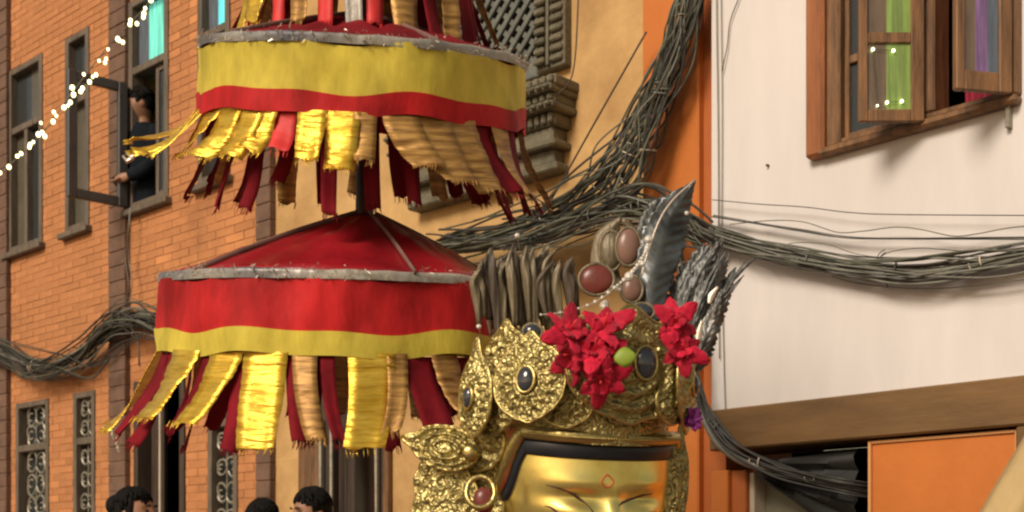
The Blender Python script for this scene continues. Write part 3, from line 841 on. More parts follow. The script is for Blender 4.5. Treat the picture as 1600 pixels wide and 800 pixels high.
def tier(cu, vrim, Rr, cone_h, bands, trim_m, cone_m, roll, pitch, ribs, nback, seed, apex=0.0, fl=None):
    """cu, vrim: pixel of the lower rim centre; bands: list of (material, height) from the bottom up"""
    rnd = random.Random(seed)
    c = P(cu, vrim, PY) - pax
    tot = sum(h for _, h in bands)
    n = 144
    def rad(k, z, n_=None):
        an = 2*math.pi*k/(n_ or n)
        return Rr*(1+.012*math.sin(an*5+seed)+.010*math.sin(an*9+seed*2))*(1-.02*(z/max(tot,.01)))
    def ring(z, off=0.0, wob=0.0):
        row = []
        for k in range(n):
            an = 2*math.pi*k/n; r_ = rad(k, z)+off
            row.append((r_*math.sin(an), -r_*math.cos(an), z+wob*math.sin(an*6+seed)+wob*.7*math.sin(an*11+2*seed)))
        return row
    # canopy cone with seams and slight sag between them
    q = MB(); rows = []
    for i in range(11):
        t = i/10; row = []
        for k in range(n):
            an = 2*math.pi*k/n
            r_ = (rad(k, tot)-.004)*(1-t)+.03*t
            zz = tot+.02+cone_h*(t**1.05) + .06*cone_h*math.sin(math.pi*t) - .045*cone_h*math.sin(math.pi*t)*abs(math.sin(an*4))
            zz += .016*noise.noise(Vector((an*5, t*7, seed)))*math.sin(math.pi*t)
            row.append((r_*math.sin(an)+apex*t, -r_*math.cos(an), zz))
        rows.append(row)
    q.grid(rows, closed_u=True, thick=.004)
    top = q.build('canopy', M_[cone_m], par, smooth=True)
    top.location = c; top.rotation_euler = (R(pitch), R(roll), 0)
    for k in range(5):
        an = 2*math.pi*k/5+.55
        q = MB(); pts = []
        for i in range(9):
            t = i/8; r_ = (Rr*.985)*(1-t)+.03*t
            pts.append((r_*math.sin(an)+apex*t, -r_*math.cos(an), tot+.022+cone_h*(t**1.05)+.06*cone_h*math.sin(math.pi*t)))
        q.tube(pts, .008, 8, sx=.5); q.build('seam', M_['seam'], top, smooth=True)
    # valance bands: flat cloth with creases
    z = 0
    for i, (mm, hh) in enumerate(bands):
        q = MB(); rows = []; e_ = .004*(len(bands)-i)
        for j in range(7):
            t = j/6; row = []
            for k, p in enumerate(ring(z-.004+(hh+.004)*t, e_, .007)):
                an = 2*math.pi*k/n
                cr = .013*noise.noise(Vector((p[0]*8, p[1]*8, p[2]*6+seed*3)))+.005*noise.noise(Vector((p[0]*34, p[1]*34, p[2]*9+seed)))
                row.append((p[0]*(1+cr/Rr), p[1]*(1+cr/Rr), p[2]))
            rows.append(row)
        q.grid(rows, thick=.003, closed_u=True); autosmooth(q.build('valance', M_[mm], top), 50); z += hh
    # thin pleated foil edging
    q = MB(); rows = []; n0 = n; n = 288
    for i, (dz, do) in enumerate(((-.003,.007),(.005,.0075),(.012,.007),(.019,.0065),(.023,.003),(.024,-.012))):
        row = []
        for k, p in enumerate(ring(tot+dz, do)):
            an = 2*math.pi*k/n
            pl_ = .0022*math.sin(k*2.1+math.sin(an*9)*3)*(.5+noise.noise(Vector((an*6,seed,0))))+.003*noise.noise(Vector((an*14, i*.8, seed)))
            row.append((p[0]*(1+pl_/Rr), p[1]*(1+pl_/Rr), p[2]+.004*noise.noise(Vector((an*7, i*.3, seed+4)))*(1 if i else .3)))
        rows.append(row)
    n = n0
    q.grid(rows, thick=.002, closed_u=True); autosmooth(q.build('edging', M_[trim_m], top), 60)
    # loose tinsel along the edging
    q = MB(); tr = random.Random(seed+50)
    for _ in range(520):
        k = tr.uniform(0, n); an = 2*math.pi*k/n; r_ = rad(k, tot)+.010
        b0 = Vector((r_*math.sin(an), -r_*math.cos(an), tot+tr.uniform(-.004,.034)))
        d_ = Vector((math.sin(an)*tr.uniform(.1,1)+tr.uniform(-.7,.7)*math.cos(an), -math.cos(an)*tr.uniform(.1,1)+tr.uniform(-.7,.7)*math.sin(an), tr.uniform(-.6,.9))).normalized()*tr.uniform(.006,.016)
        sd_ = Vector((math.cos(an), math.sin(an), tr.uniform(-1,1))).normalized()*tr.uniform(.0012,.0028)
        q.add([b0-sd_, b0+sd_, b0+d_+sd_*.6, b0+d_-sd_*.6], [(0,1,2,3)])
    tag(q.build('tinsel', M_['tassel'], top), kind='stuff')
    # frame spokes and lining underneath
    q = MB()
    for k in range(8):
        an = 2*math.pi*k/8
        q.tube([(0,0,tot+cone_h*.75),(Rr*.96*math.sin(an),-Rr*.96*math.cos(an),tot)], .007, 5)
    q.build('spoke', M_['pole'], top)
    # ribbons
    def ribbon(theta, length, a0, a1, wid, swirl, mm, r0=1.0, z0=0.0, ripple=.004, nrip=15, point=False):
        q = MB(); rows = []; N = 52 if ripple > .003 else 18
        o = Vector((math.sin(theta), -math.cos(theta), 0)); tg = Vector((math.cos(theta), math.sin(theta), 0))
        p = o*Rr*r0 + Vector((0,0,z0)); ds = length/N
        ph = rnd.uniform(0, 6)
        for i in range(N+1):
            t = i/N; an = a0+(a1-a0)*t
            nrm = o*math.cos(an)+Vector((0,0,1))*math.sin(an)
            if i: p = p + (o*math.sin(an)-Vector((0,0,1))*math.cos(an)+tg*swirl*t)*ds
            tw = R(14)*math.sin(t*3+ph)*t
            wdir = tg*math.cos(tw)+nrm*math.sin(tw)
            ww = wid*(1-.12*t)*(1.0 if not point else (1 if t < .8 else max(.05, (1-t)/.2)))
            row = []
            for j in range(5):
                x = (j-2)/4
                rp = ripple*(.22*math.sin(t*nrip*6.283+1.2*math.sin(x*4+ph))+1.5*noise.noise(Vector((t*nrip*1.15, x*1.3, ph)))) + .007*math.sin(x*5+ph)*t + .009*math.sin(t*4.5+ph)*t
                fr = Vector((0,0,-1))*rnd.uniform(-.006,.010) if i == N else Vector((0,0,0))
                row.append(p+wdir*ww*x+nrm*rp+fr)
            rows.append(row)
        q.grid(rows, thick=.0016)
        for _ in range(9):
            x = rnd.uniform(-.5,.5); b0 = p+wdir*ww*x; dn = (o*math.sin(an)-Vector((0,0,1))*math.cos(an))
            q.tube([b0-dn*.006, b0+dn*rnd.uniform(.004,.012), b0+dn*rnd.uniform(.014,.026)+tg*rnd.uniform(-.006,.006)], [.0014,.0012,.0006], 4)
        return q.build('ribbon', M_[mm], top, smooth=True)
    for (ut, ub, vb, wpx, mm) in ribs:
        sn = max(-.995, min(.995, (ut-cu)*px/Rr)); th = math.asin(sn)
        L_ = math.hypot((vb-(vrim+4))*px, .0)
        fa = fl if fl else 36
        length = L_/math.cos(R(fa*.8))*(.98-.13*math.cos(th))
        dx = (ub-ut)*px
        if abs(sn) > .82 and dx*sn > 0:
            fa = math.degrees(math.atan2(abs(dx), L_))/.78; length = math.hypot(dx, L_)
        nat = sn*math.sin(R(fa*.8))*length
        sw = (dx-nat)/length*1.9/max(.35, math.cos(th))
        sw = max(-1.0, min(1.0, sw))
        gold = mm.startswith('gold'); edge = abs(sn) > .82 and dx*sn > 0
        ribbon(th, length, R(fa*.45), R(fa*1.05), wpx*px*(.96 if gold else .8)/max(.45, math.cos(th)**.6), sw, mm, ripple=.0012 if edge else (.0034 if gold else .0015), z0=.004-(0 if gold else .008), r0=1.0 if gold else .985,
               nrip=length/.022)
    for k in range(nback):
        th = math.pi*.53+math.pi*.94*(k+.5)/nback
        gold = k % 2 == 0
        ribbon(th, rnd.uniform(.22,.29), R(12), R(34), .075, rnd.uniform(-.3,.3), 'gold_cloth2' if gold else 'darkred', ripple=.003 if gold else .0015)
    return top, ribbon, c

# lower tier
G, G2, D, B = 'gold_cloth', 'gold_cloth2', 'darkred', 'brightred'
rib1 = [(262,170,676,42,G),(285,215,680,40,D),(300,240,690,34,D),(340,268,664,62,G),(376,325,672,30,D),(408,348,668,56,G),(430,420,704,32,D),(466,464,704,66,G),
        (505,520,690,28,D),(520,545,688,36,G2),(550,575,690,26,D),(608,606,702,66,G),(642,640,676,30,G2),(672,705,668,56,D),(705,742,650,40,G2),(735,775,650,44,D),(760,810,650,40,G2)]
t1, rbn1, cc1 = tier(528, 552, .535, .200, [('yellow',.062),('red',.142)], 'silver_trim', 'satin', 1.0, 9.5, rib1, 12, 3, apex=.085)
# middle tier
rib2 = [(322,222,246,26,G),(334,236,262,20,G),(345,266,262,30,G),(368,304,268,44,G),(405,355,272,46,G),(440,408,270,46,G),(462,440,262,40,G),(490,486,258,40,B),(530,528,272,44,G),(572,572,282,50,G),(602,606,270,34,G2),
        (650,700,268,54,G2),(690,745,290,56,G2),(728,785,300,50,G2),(760,815,300,36,D),(782,835,296,30,G2),(798,852,308,30,D)]
t2, rbn2, cc2 = tier(566, 192, .505, .11, [('red',.055),('yellow',.128)], 'navy_trim', 'darkred', 3.0, 16.0, rib2, 12, 5)
for k in range(12):      # long dark red inner fringe of the middle tier
    th = R(-95+195*(k+.5)/12)
    rbn2(th, random.uniform(.22,.31), R(4), R(28), .05, random.uniform(-.2,.2), 'darkred', r0=.80, z0=.02, ripple=.0015)
for k in range(15):
    th = R(-95+190*(k+.5)/15)
    if k % 2: rbn1(th, random.uniform(.25,.32), R(4), R(24), .05, random.uniform(-.2,.2), 'darkred', r0=.82, z0=.02, ripple=.0015)
# top tier, only its fringe hangs into view
rib3 = [(402,384,74,12,G),(412,400,76,30,B),(434,428,76,32,G),(462,462,78,28,B),(505,500,80,36,G2),(538,538,80,34,B),(575,582,82,36,'silver_trim'),(604,612,80,34,B),(642,658,88,44,G2),(676,698,92,32,D),(700,722,96,26,G2),(722,752,100,28,D),(735,768,102,22,D)]
t3, rbn3, cc3 = tier(566, -66, .345, .16, [('red',.06),('yellow',.09)], 'silver_trim', 'red', 2.6, 15.0, rib3, 10, 9, fl=20)
# silver tassels on the leftmost ribbon tips
q = MB()
for (u, v) in ((206,262),(212,256)):
    p = P(u, v, PY)-pax-cc2
    q.tube([p, p+Vector((-.02,0,-.012)), p+Vector((-.035,0,.004))], [.006,.008,.003], 6)
q.build('tassel', M_['tassel'], t2)
q = MB()
for (u, v) in ((172,685),(178,698),(180,706)):
    p = P(u, v, PY)-pax-cc1
    q.tube([p+Vector((0,0,.02)), p, p+Vector((.004,0,-.012))], [.003,.007,.005], 6)
q.build('tassel', M_['tassel'], t1)

# ================================================================== golden deity figure
HY = 3.4; hp = HY/FPX
HO = P(915, 695, HY)
HM = Matrix.Translation(HO) @ Matrix.Rotation(R(20), 4, 'Z') @ Matrix.Rotation(R(11), 4, 'X')
HMi = HM.inverted()
deity = empty('deity_figure', Matrix.Translation((HO.x, HO.y, 0)))
tag(deity, 'gilded deity figure with embossed crown, dark hairband and serene golden face', 'statue')
DMi = Matrix.Translation((-HO.x, -HO.y, 0))
HL = DMi @ HM                     # head frame in figure space
def hl(u, v, Y): return HMi @ P(u, v, Y)

def prof(z):
    # half width and depth of the face at height z below the hairline
    ks = [(-.46,.02,.10),(-.44,.075,.15),(-.40,.115,.175),(-.33,.165,.19),(-.25,.198,.197),(-.15,.220,.206),(-.10,.221,.204),(-.05,.223,.199),(.0,.220,.189),(.06,.21,.176),(.12,.17,.15),(.16,.10,.10),(.175,.01,.01)]
    for a, b in zip(ks, ks[1:]):
        if a[0] <= z <= b[0]:
            t = sstep(0,1,(z-a[0])/(b[0]-a[0])) if False else (z-a[0])/(b[0]-a[0])
            return a[1]+(b[1]-a[1])*t, a[2]+(b[2]-a[2])*t
    return ks[-1][1:] if z > 0 else ks[0][1:]
def surf(phi, z, off=0.0):
    W, D_ = prof(z)
    sp, cp = math.sin(phi), math.cos(phi)
    x = W*math.copysign(abs(sp)**.92, sp); y = -D_*math.copysign(abs(cp)**.82, cp)
    # features on the front
    g = lambda px_, pz, sx, sz: math.exp(-((x-px_)/sx)**2-((z-pz)/sz)**2)
    if cp > 0:
        y -= .055*g(0,-.24,.022,.05)+.035*g(0,-.19,.02,.08)+.02*g(0,-.27,.045,.02)          # nose
        y -= .014*(g(.095,-.155,.055,.022)+g(-.095,-.155,.055,.022))                          # lids
        y += .016*(g(.085,-.115,.06,.018)+g(-.085,-.115,.06,.018))                            # under the brow
        y -= .014*g(0,-.335,.05,.02)+.012*g(0,-.42,.05,.03)                                   # lips, chin
        y -= .008*(g(.1,-.08,.07,.02)+g(-.1,-.08,.07,.02))
    n = Vector((x/(W*W+1e-4), y/(D_*D_+1e-4), 0)).normalized()
    return Vector((x, y, z)) + n*off
q = MB(); rows = []
zs = [-.46+.635*i/70 for i in range(71)]
for z in zs: rows.append([surf(-math.pi+2*math.pi*k/96, z) for k in range(96)])
q.grid(rows, closed_u=True); face = q.build('face', M_['gold_face'], deity, HL, smooth=True)

def hairline(phi_d):
    a = abs(phi_d); return -.135*sstep(66, 90, a)
def band_path(dz, off, lim=90, n=72):
    r = []
    for i in range(n+1):
        ph = -lim+2*lim*i/n
        # shift outward/upward normal to the path around the corner
        a = abs(ph); s_ = sstep(66, 90, a)
        ph2 = ph + math.copysign(dz*110*s_, ph)
        r.append(surf(R(ph2), hairline(ph)+dz*(1-s_*.75), off))
    return r
def strip(path, hgt, thick):
    rows_ = [[], [], [], []]
    out_ = MB(); N = len(path); sec = []
    for i, p in enumerate(path):
        t = (path[min(i+1,N-1)]-path[max(i-1,0)]).normalized()
        n_ = Vector((p.x, p.y, 0)).normalized(); n_ = (n_-t*n_.dot(t)).normalized(); b_ = n_.cross(t)
        sec.append([p+b_*hgt/2-n_*.012, p+b_*hgt*.5+n_*thick*.6, p+b_*hgt*.3+n_*thick, p-b_*hgt*.3+n_*thick, p-b_*hgt*.5+n_*thick*.6, p-b_*hgt/2-n_*.012])
    out_.grid(sec); return out_
strip(band_path(0.0,.0), .040, .010).build('hairband', M_['hairband'], deity, HL, smooth=True)
strip(band_path(.036,.008), .032, .024).build('crown_rim', M_['gold_rim'], deity, HL, smooth=True)
bd = MB(); pth = band_path(.036,.033,60,84)
for p in pth: bd.sphere(p, .0042, 6, 4)
bd.build('bead_row', M_['gold_rim'], face, smooth=True)

# painted brows, eyes and forehead mark
def on_face(u, v):
    """cast the pixel ray onto the face surface"""
    o = HMi @ Vector((0,0,EYE)); d = ((HMi @ P(u,v,3.4))-o).normalized()
    best = None
    t = (o.length-.5)
    for i in range(400):
        p = o+d*(t+i*.0025)
        if -.46 < p.z < .17:
            W, D_ = prof(p.z)
            if (abs(p.x)/W)**2+(p.y/D_)**2 < 1.35:
                ph = math.atan2(p.x/W, -p.y/D_)
                sp_ = surf(ph, p.z)
                if math.hypot(p.x,p.y) <= math.hypot(sp_.x, sp_.y)+.0015: return sp_
    return None
def paint(uv, r, m, name, taper=True):
    pts = [on_face(u, v) for u, v in uv]; pts = [p for p in pts if p is not None]
    if len(pts) < 2: return
    pts = spline(pts, 6); N = len(pts)
    rad = [r*(.35+.65*math.sin(math.pi*min(1,max(0,i/(N-1)))) if taper else 1) for i in range(N)]
    q = MB(); q.tube([p+Vector((0,-.0005,0)) for p in pts], rad, 6); q.build(name, M_[m], face, smooth=True)
paint([(849,757),(870,762),(895,770),(915,783),(930,801),(936,812)], .0032, 'paint_dark', 'brow')
paint([(957,804),(968,788),(985,779),(1002,774),(1017,772)], .0032, 'paint_dark', 'brow')
paint([(951,741),(945,748),(943,755),(949,761),(956,759),(959,752),(955,745),(951,741)], .0022, 'paint_red', 'forehead_mark', False)
paint([(847,790),(858,793),(872,804),(880,814)], .003, 'paint_dark', 'eye_line')
paint([(1000,812),(1012,803),(1028,800)], .003, 'paint_dark', 'eye_line')
for sx in (-1, 1):
    q = MB()
    q.grid([[surf(sx*R(26)+R(x), -.168+.012*math.cos(x/16*math.pi/2)*y_, .0035) for x in range(-15,16,3)] for y_ in (-1,-.5,0,.5,1)], thick=.002)
    q.build('eye', M_['eye_white'], face, smooth=True)
q = MB(); q.grid([[surf(R(x), -.335+.022*math.cos(x/17*math.pi/2)*y_, .004) for x in range(-16,17,4)] for y_ in (-1,-.5,0,.5,1)], thick=.002)
q.build('lips', M_['paint_red'], face, smooth=True)

# embossed plates
def plate(w_, h_, M, tip=.32, name='crown_plate', gemr=.0, spiral=False, petals=16, seed=0, gm='gem', gpos=(0,0)):
    """leaf-shaped repousse plate in its own x-z plane, bulging to -y"""
    nr, na = 26, 96
    front = []; back = []
    def outline(a):
        d = abs((a-math.pi/2+math.pi) % (2*math.pi)-math.pi)
        r_ = 1+tip*math.exp(-(d/.22)**2)*1.0+.05*math.cos(a*petals)*(.4 if spiral else .25)
        r_ *= 1-.10*math.exp(-((d-2.6)/.6)**2)
        return r_
    rows = []
    for i in range(nr+1):
        rho = i/nr; row = []
        for k in range(na):
            a = 2*math.pi*k/na; o_ = outline(a)
            x = math.cos(a)*rho*w_/2*(1+(o_-1)*.3*rho); z = math.sin(a)*rho*h_/2*(1+(o_-1)*rho*rho)
            b = .018*(1-rho*rho)
            b += .006*sstep(.86,.93,rho)*(1-sstep(.97,1,rho))
            if spiral:
                b += .006*math.sin(rho*22+a*1.0)*(1-sstep(.85,.95,rho))*sstep(.08,.2,rho)+.003*math.sin(a*13+rho*9)*sstep(.45,.6,rho)
            else:
                b += .0045*math.cos(a*petals+math.sin(rho*14)*1.4)*sstep(.34,.5,rho)*(1-sstep(.82,.9,rho))
                b += .006*math.exp(-((rho-.36)/.045)**2)+.004*math.exp(-((rho-.62)/.04)**2)*(1+.6*math.cos(a*petals*2))
            b += .0025*noise.noise(Vector((x*60, z*60, seed)))
            row.append(Vector((x, -b, z)))
        rows.append(row)
    q = MB(); q.grid([[p for p in r[::-1]] for r in rows], thick=.004, closed_u=True)
    Ml = DMi @ M
    o = q.build(name, M_['gold_emb'], deity, Ml, smooth=True)
    # raised wire border
    q = MB(); pts = [rows[-1][k % na]*.985 + Vector((0,-.003,0)) for k in range(na+1)]
    q.tube(pts, .0042, 6, caps=False); q.build('border', M_['gold_rim'], o, smooth=True)
    if gemr:
        q = MB(); q.sphere((gpos[0],-.024,gpos[1]), (gemr*.85,.014,gemr*1.15), 16, 10); q.build('gem', M_[gm], o, smooth=True)
        q = MB(); q.tube([(gpos[0]+gemr*.92*math.cos(t/20*6.2832), -.024, gpos[1]+gemr*1.22*math.sin(t/20*6.2832)) for t in range(21)], .005, 6, caps=False)
        q.build('bezel', M_['gold_rim'], o, smooth=True)
    return o
def crown_at(theta_d, rad, v, w_, h_, lean=10, **kw):
    """theta from the line of sight, negative to the left"""
    c = Vector((HO.x+rad*math.sin(R(theta_d)), HO.y-rad*math.cos(R(theta_d)), 0))
    c.z = EYE+(HOR-v)/FPX*c.y
    M = Matrix.Translation(c) @ Matrix.Rotation(R(theta_d), 4, 'Z') @ Matrix.Rotation(R(-lean), 4, 'X')
    return plate(w_, h_, M, **kw)
for th in (130, 180, 230): crown_at(th, .24, 600, .26, .24, 2, gemr=.024, seed=th, tip=.3)
# dark domed cap inside the crown
q = MB(); q.lathe([(.215,.02),(.215,.10),(.19,.20),(.13,.28),(.05,.33),(.002,.34)], 32); q.build('cap', M_['gold_emb'], deity, HL, smooth=True)
# ear ornaments
def facing(u, v, Y, yaw=0, roll=0, pit=0):
    return Matrix.Translation(P(u,v,Y)) @ Matrix.Rotation(R(yaw), 4, 'Z') @ Matrix.Rotation(R(pit), 4, 'X') @ Matrix.Rotation(R(roll), 4, 'Y')
plate(.115, .20, facing(698,700,3.36,-18,-76), name='ear_ornament', spiral=True, seed=7, tip=.35, petals=9)
plate(.20, .25, facing(697,806,3.40,-20,20), name='ear_ornament', seed=8, tip=.2, petals=11)
plate(.085, .27, facing(1056,762,3.40,40,6), name='ear_ornament', seed=9, tip=.3, petals=9)
plate(.09, .20, facing(1052,850,3.42,40,-6), name='ear_ornament', spiral=True, seed=10, tip=.2, petals=9)
plate(.20, .21, facing(828,598,3.16,-28,0,-4), gemr=.027, seed=2, tip=.22, gpos=(0,.004))
plate(.165, .215, facing(744,622,3.28,-58,4), gemr=.024, seed=3, tip=.48)
plate(.36, .27, facing(985,580,3.15,24,0,2), gemr=.034, spiral=True, seed=4, tip=.2, petals=12, gpos=(.03,.02))
plate(.23, .26, facing(1070,602,3.27,72,0), gemr=.024, seed=5, tip=.3)
plate(.14, .13, facing(884,630,3.17,-10,0), seed=6, tip=.3, petals=9)
plate(.13, .11, facing(1046,632,3.21,50,0), seed=11, tip=.3, petals=9)
plate(.12, .12, facing(780,640,3.26,-45,0), seed=12, tip=.3, petals=9)
plate(.17, .17, facing(752,690,3.36,-42,20), seed=13, tip=.2, petals=9)
plate(.24, .20, facing(712,752,3.45,-18,-10), name='ear_ornament', seed=14, tip=.2, petals=13, spiral=True)
plate(.12, .28, facing(768,772,3.40,-50,0), name='ear_ornament', seed=15, tip=.2, petals=9)
plate(.16, .16, facing(792,560,3.36,-45,0), seed=16, tip=.3, petals=9)
er = MB(); cw = P(751,769,3.24)-Vector((HO.x,HO.y,0))
er.tube([cw+Vector((.036*math.cos(t/24*6.2832), .012*math.sin(t/24*6.2832), .04*math.sin(t/24*6.2832))) for t in range(25)], .008, 8, caps=False)
eo = er.build('earring', M_['gold_rim'], deity, smooth=True)
q = MB(); q.sphere(cw+Vector((.008,.012,-.02)), (.028,.018,.034), 14, 9); q.build('earring_stone', M_['gem_red'], eo, smooth=True)
q = MB(); q.sphere(P(735,707,3.318)-Vector((HO.x,HO.y,0)), (.022,.012,.022), 14, 9); q.build('boss', M_['gold_rim'], deity, smooth=True)
# neck and robed body reaching the street
q = MB(); hz = HO.z
q.lathe([(.42,0),(.44,.05),(.36,.7),(.33,1.1),(.37,1.28),(.30,1.40),(.17,1.46),(.12,1.5),(.12,hz-.30)], 32); q.build('robe', M_['robe'], deity, smooth=True)

# crown leaves, ribbons and jewels behind the plates (figure space)
FO = Vector((HO.x, HO.y, 0))
def blade(pts, wids, Y, fold, m, name, thick=.003, bulge=0.0, yoff=None, wave=0.0, seed=0):
    """leaf blade along pixel points; fold tips both halves back from the midrib"""
    ctr = [P(u, v, Y if not yoff else Y+yoff*i/(len(pts)-1))-FO for i, (u, v) in enumerate(pts)]
    ctr = spline(ctr, 6); N = len(ctr)
    rows = []
    for i, p in enumerate(ctr):
        t = i/(N-1); k = t*(len(wids)-1); a = int(min(k, len(wids)-2)); wv = (wids[a]+(wids[a+1]-wids[a])*(k-a))*hp/2
        tn = (ctr[min(i+1,N-1)]-ctr[max(i-1,0)]).normalized(); sd_ = tn.cross(Vector((0,-1,0))).normalized(); sd_ = -sd_
        rows.append([p+sd_*wv*x+Vector((0, abs(x)*wv*fold-bulge*math.sin(math.pi*t)+wave*math.sin(t*9+x*3+seed), 0))+tn*noise.noise(Vector((i*.6,x*2,seed)))*wave for x in (-1,-.6,-.2,0,.2,.6,1)])
    q = MB(); q.grid(rows, thick=thick)
    return q.build(name, M_[m], deity, smooth=True)
# tall dark silver leaf, two lobes and a bright spine
def metal_leaf(pts, wids, Y, m, name, seed=0, fold=.22, vein=.0022, jag=.16, twist=0.0):
    """thin hammered leaf: midrib crease, raised side veins, torn edge"""
    ctr = spline([P(u, v, Y)-FO for u, v in pts], 14); N = len(ctr); rows = []
    for i, p in enumerate(ctr):
        t = i/(N-1); k = t*(len(wids)-1); a = int(min(k, len(wids)-2)); wv = (wids[a]+(wids[a+1]-wids[a])*(k-a))*hp/2
        tn = (ctr[min(i+1,N-1)]-ctr[max(i-1,0)]).normalized(); sd_ = -tn.cross(Vector((math.sin(twist*t),-math.cos(twist*t),0))).normalized()
        row = []
        for j in range(17):
            x = (j-8)/8; e = 1+(jag*noise.noise(Vector((i*.7, x*3, seed))) - jag*.8*((i*3+seed) % 7 == 0))*(abs(x) > .8)
            dy = abs(x)*wv*fold+vein*math.sin(i*1.5-abs(x)*5)*min(1,abs(x)*3)*(1-abs(x)*.4)+.006*noise.noise(Vector((t*5,x*2,seed)))
            row.append(p+sd_*wv*x*e+Vector((0,dy,0))+tn*.35*wv*abs(x))
        rows.append(row)
    q = MB(); q.grid(rows, thick=.0012)
    return q.build(name, M_[m], deity, smooth=True)
metal_leaf([(1016,505),(1022,440),(1036,380),(1054,330),(1086,282)], [30,62,76,54,2], 3.42, 'leaf_silver', 'crown_leaf', 1, .30, twist=.5)
q = MB(); q.tube([p-FO for p in spline([P(1002,432,3.38),P(1012,395,3.38),P(1030,345,3.39),P(1052,312,3.40),P(1086,281,3.41)], 6)], [.0028]*25, 6); q.build('leaf_spine', M_['tassel'], deity, smooth=True)
metal_leaf([(1008,430),(1012,372),(1028,330),(1052,304)], [12,40,40,3], 3.47, 'dark_silver', 'crown_leaf', 2)
metal_leaf([(1048,520),(1066,462),(1086,420),(1100,380)], [24,36,30,3], 3.47, 'dark_silver', 'crown_leaf', 3)
metal_leaf([(1078,530),(1098,470),(1112,432),(1130,368)], [20,34,26,2], 3.45, 'grey_silver', 'crown_leaf', 4, jag=.35)
metal_leaf([(1092,560),(1106,520),(1116,488),(1128,452)], [14,22,18,2], 3.43, 'grey_silver', 'crown_leaf', 6, jag=.35)
# ragged dark plumes on the right
pl = [((1050,560),(1072,470),(1100,415),(1128,372)), ((1045,540),(1068,450),(1092,405),(1112,378)), ((1062,560),(1095,480),(1122,430),(1140,395)), ((1070,570),(1105,490),(1128,455),(1150,418)),
      ((1085,560),(1112,500),(1140,445),(1180,402)), ((1078,575),(1105,520),(1125,480),(1146,440)), ((1040,520),(1058,462),(1075,430),(1096,402)), ((1088,580),(1100,545),(1112,505),(1120,480))]
for i, pp in enumerate(pl):
    metal_leaf(pp, (18,34,26,2) if i != 4 else (12,12,7,2), 3.44+.016*(i % 4), ('dark_silver','dark_silver','grey_silver')[i % 3], 'plume', i+11, .35, .0025, .55, twist=.4*(i % 3-1))
rr_ = random.Random(77)
for i in range(16):
    u0_, v0_ = rr_.uniform(1052,1096), rr_.uniform(520,570); a_ = R(rr_.uniform(48,82)); L_ = rr_.uniform(70,170)
    u1_, v1_ = u0_+L_*math.cos(a_)*.9, v0_-L_*math.sin(a_)
    metal_leaf([(u0_,v0_),((u0_+u1_)/2-6,(v0_+v1_)/2),(u1_,v1_)], (8,rr_.uniform(10,20),1), 3.43+rr_.uniform(0,.07), rr_.choice(('dark_silver','grey_silver')), 'plume', i+31, .4, .0015, .5)
# tarnished ribbons bunched on the left
rr_ = random.Random(21)
for i in range(30):
    t = i/29; ub = 746+152*t+rr_.uniform(-5,5); vt = 408-24*math.sin(math.pi*min(1,t*1.15))+rr_.uniform(-12,14); ut = ub+8+rr_.uniform(-12,10)
    vb_ = 505+26*math.sin(math.pi*min(1,.12+t*.9))-10*t+rr_.uniform(-20,8); wv = rr_.uniform(11,25)
    blade([(ut,vt),(ub-3,vt+26),(ub-2+rr_.uniform(-5,5),(vt+vb_)/2),(ub+6,vb_)], [2,wv*.8,wv,wv*.4], 3.41+.014*(i % 5), rr_.uniform(.2,1.0), ('olive_silver','olive_silver','brown_ribbon')[i % 3], 'crown_ribbon', seed=i+20, wave=.0025, bulge=.012, thick=.0015)
# cabochon discs
def disc(u, v, Y, rx, rz, m):
    c = P(u,v,Y)-FO
    q = MB(); q.sphere(c, (rx*hp,.016,rz*hp), 20, 12); d_ = q.build('cabochon', M_[m], deity, smooth=True)
    q = MB(); q.tube([c+Vector((rx*hp*1.06*math.cos(t/28*6.2832),-.001,rz*hp*1.06*math.sin(t/28*6.2832))) for t in range(29)], .005, 6, caps=False); q.build('rim', M_['olive_silver'], d_, smooth=True)
disc(932,437,3.40,26,23,'gem_red'); disc(982,386,3.46,19,29,'gem_rose'); disc(955,392,3.49,18,30,'olive_silver'); disc(987,452,3.41,16,20,'gem_rose')
disc(832,518,3.36,14,11,'gem'); disc(1003,487,3.36,18,12,'gem')
blade([(962,450),(945,412),(950,370),(970,340)], [26,44,40,4], 3.50, .3, 'olive_silver', 'crown_leaf', seed=40, wave=.002)
blade([(1000,450),(1002,410),(992,370),(972,342)], [20,26,24,4], 3.52, .3, 'olive_silver', 'crown_leaf', seed=41, wave=.002)
# crystal chain
cp = spline([P(845,492,3.32),P(890,486,3.30),P(930,472,3.30),P(960,450,3.31),P(988,425,3.33),P(1008,395,3.35),P(1014,374,3.36)], 6)
q = MB(); q.tube([p-FO for p in cp], .0016, 5); ch = q.build('chain', M_['tassel'], deity)
rnd = random.Random(3)
def crystal(c, r_):
    q = MB()
    q.sphere(c, (r_,r_*.8,r_), 8, 5); return q.build('crystal', M_['crystal'], ch)
for i, p in enumerate(cp):
    if i % 2 == 0 or i > 18: crystal(p-FO+Vector((0,-.004,0)), rnd.uniform(.004,.007) if i > 8 else .0035)
for (u, v, r_) in ((983,432,.013),(1013,374,.011),(1004,412,.008),(944,478,.012),(1073,333,.006),(967,452,.008),(946,474,.009),(748,510,.0065),(808,368,.007),(1016,505,.007)):
    crystal(P(u,v,3.32)-FO, r_)
    if (u, v) in ((808,368),(748,510)):
        q = MB(); q.tube([P(u,v,3.32)-FO, P(u+4,v+22,3.40)-FO], .0014, 5); q.build('stalk', M_['tassel'], ch)
# pale shard leaves by the right blossom
for pp in (((1090,540),(1092,522),(1097,500)), ((1108,475),(1112,462),(1122,448))):
    blade(pp, [4,11,2], 3.40, .4, 'tassel', 'shard', seed=55)

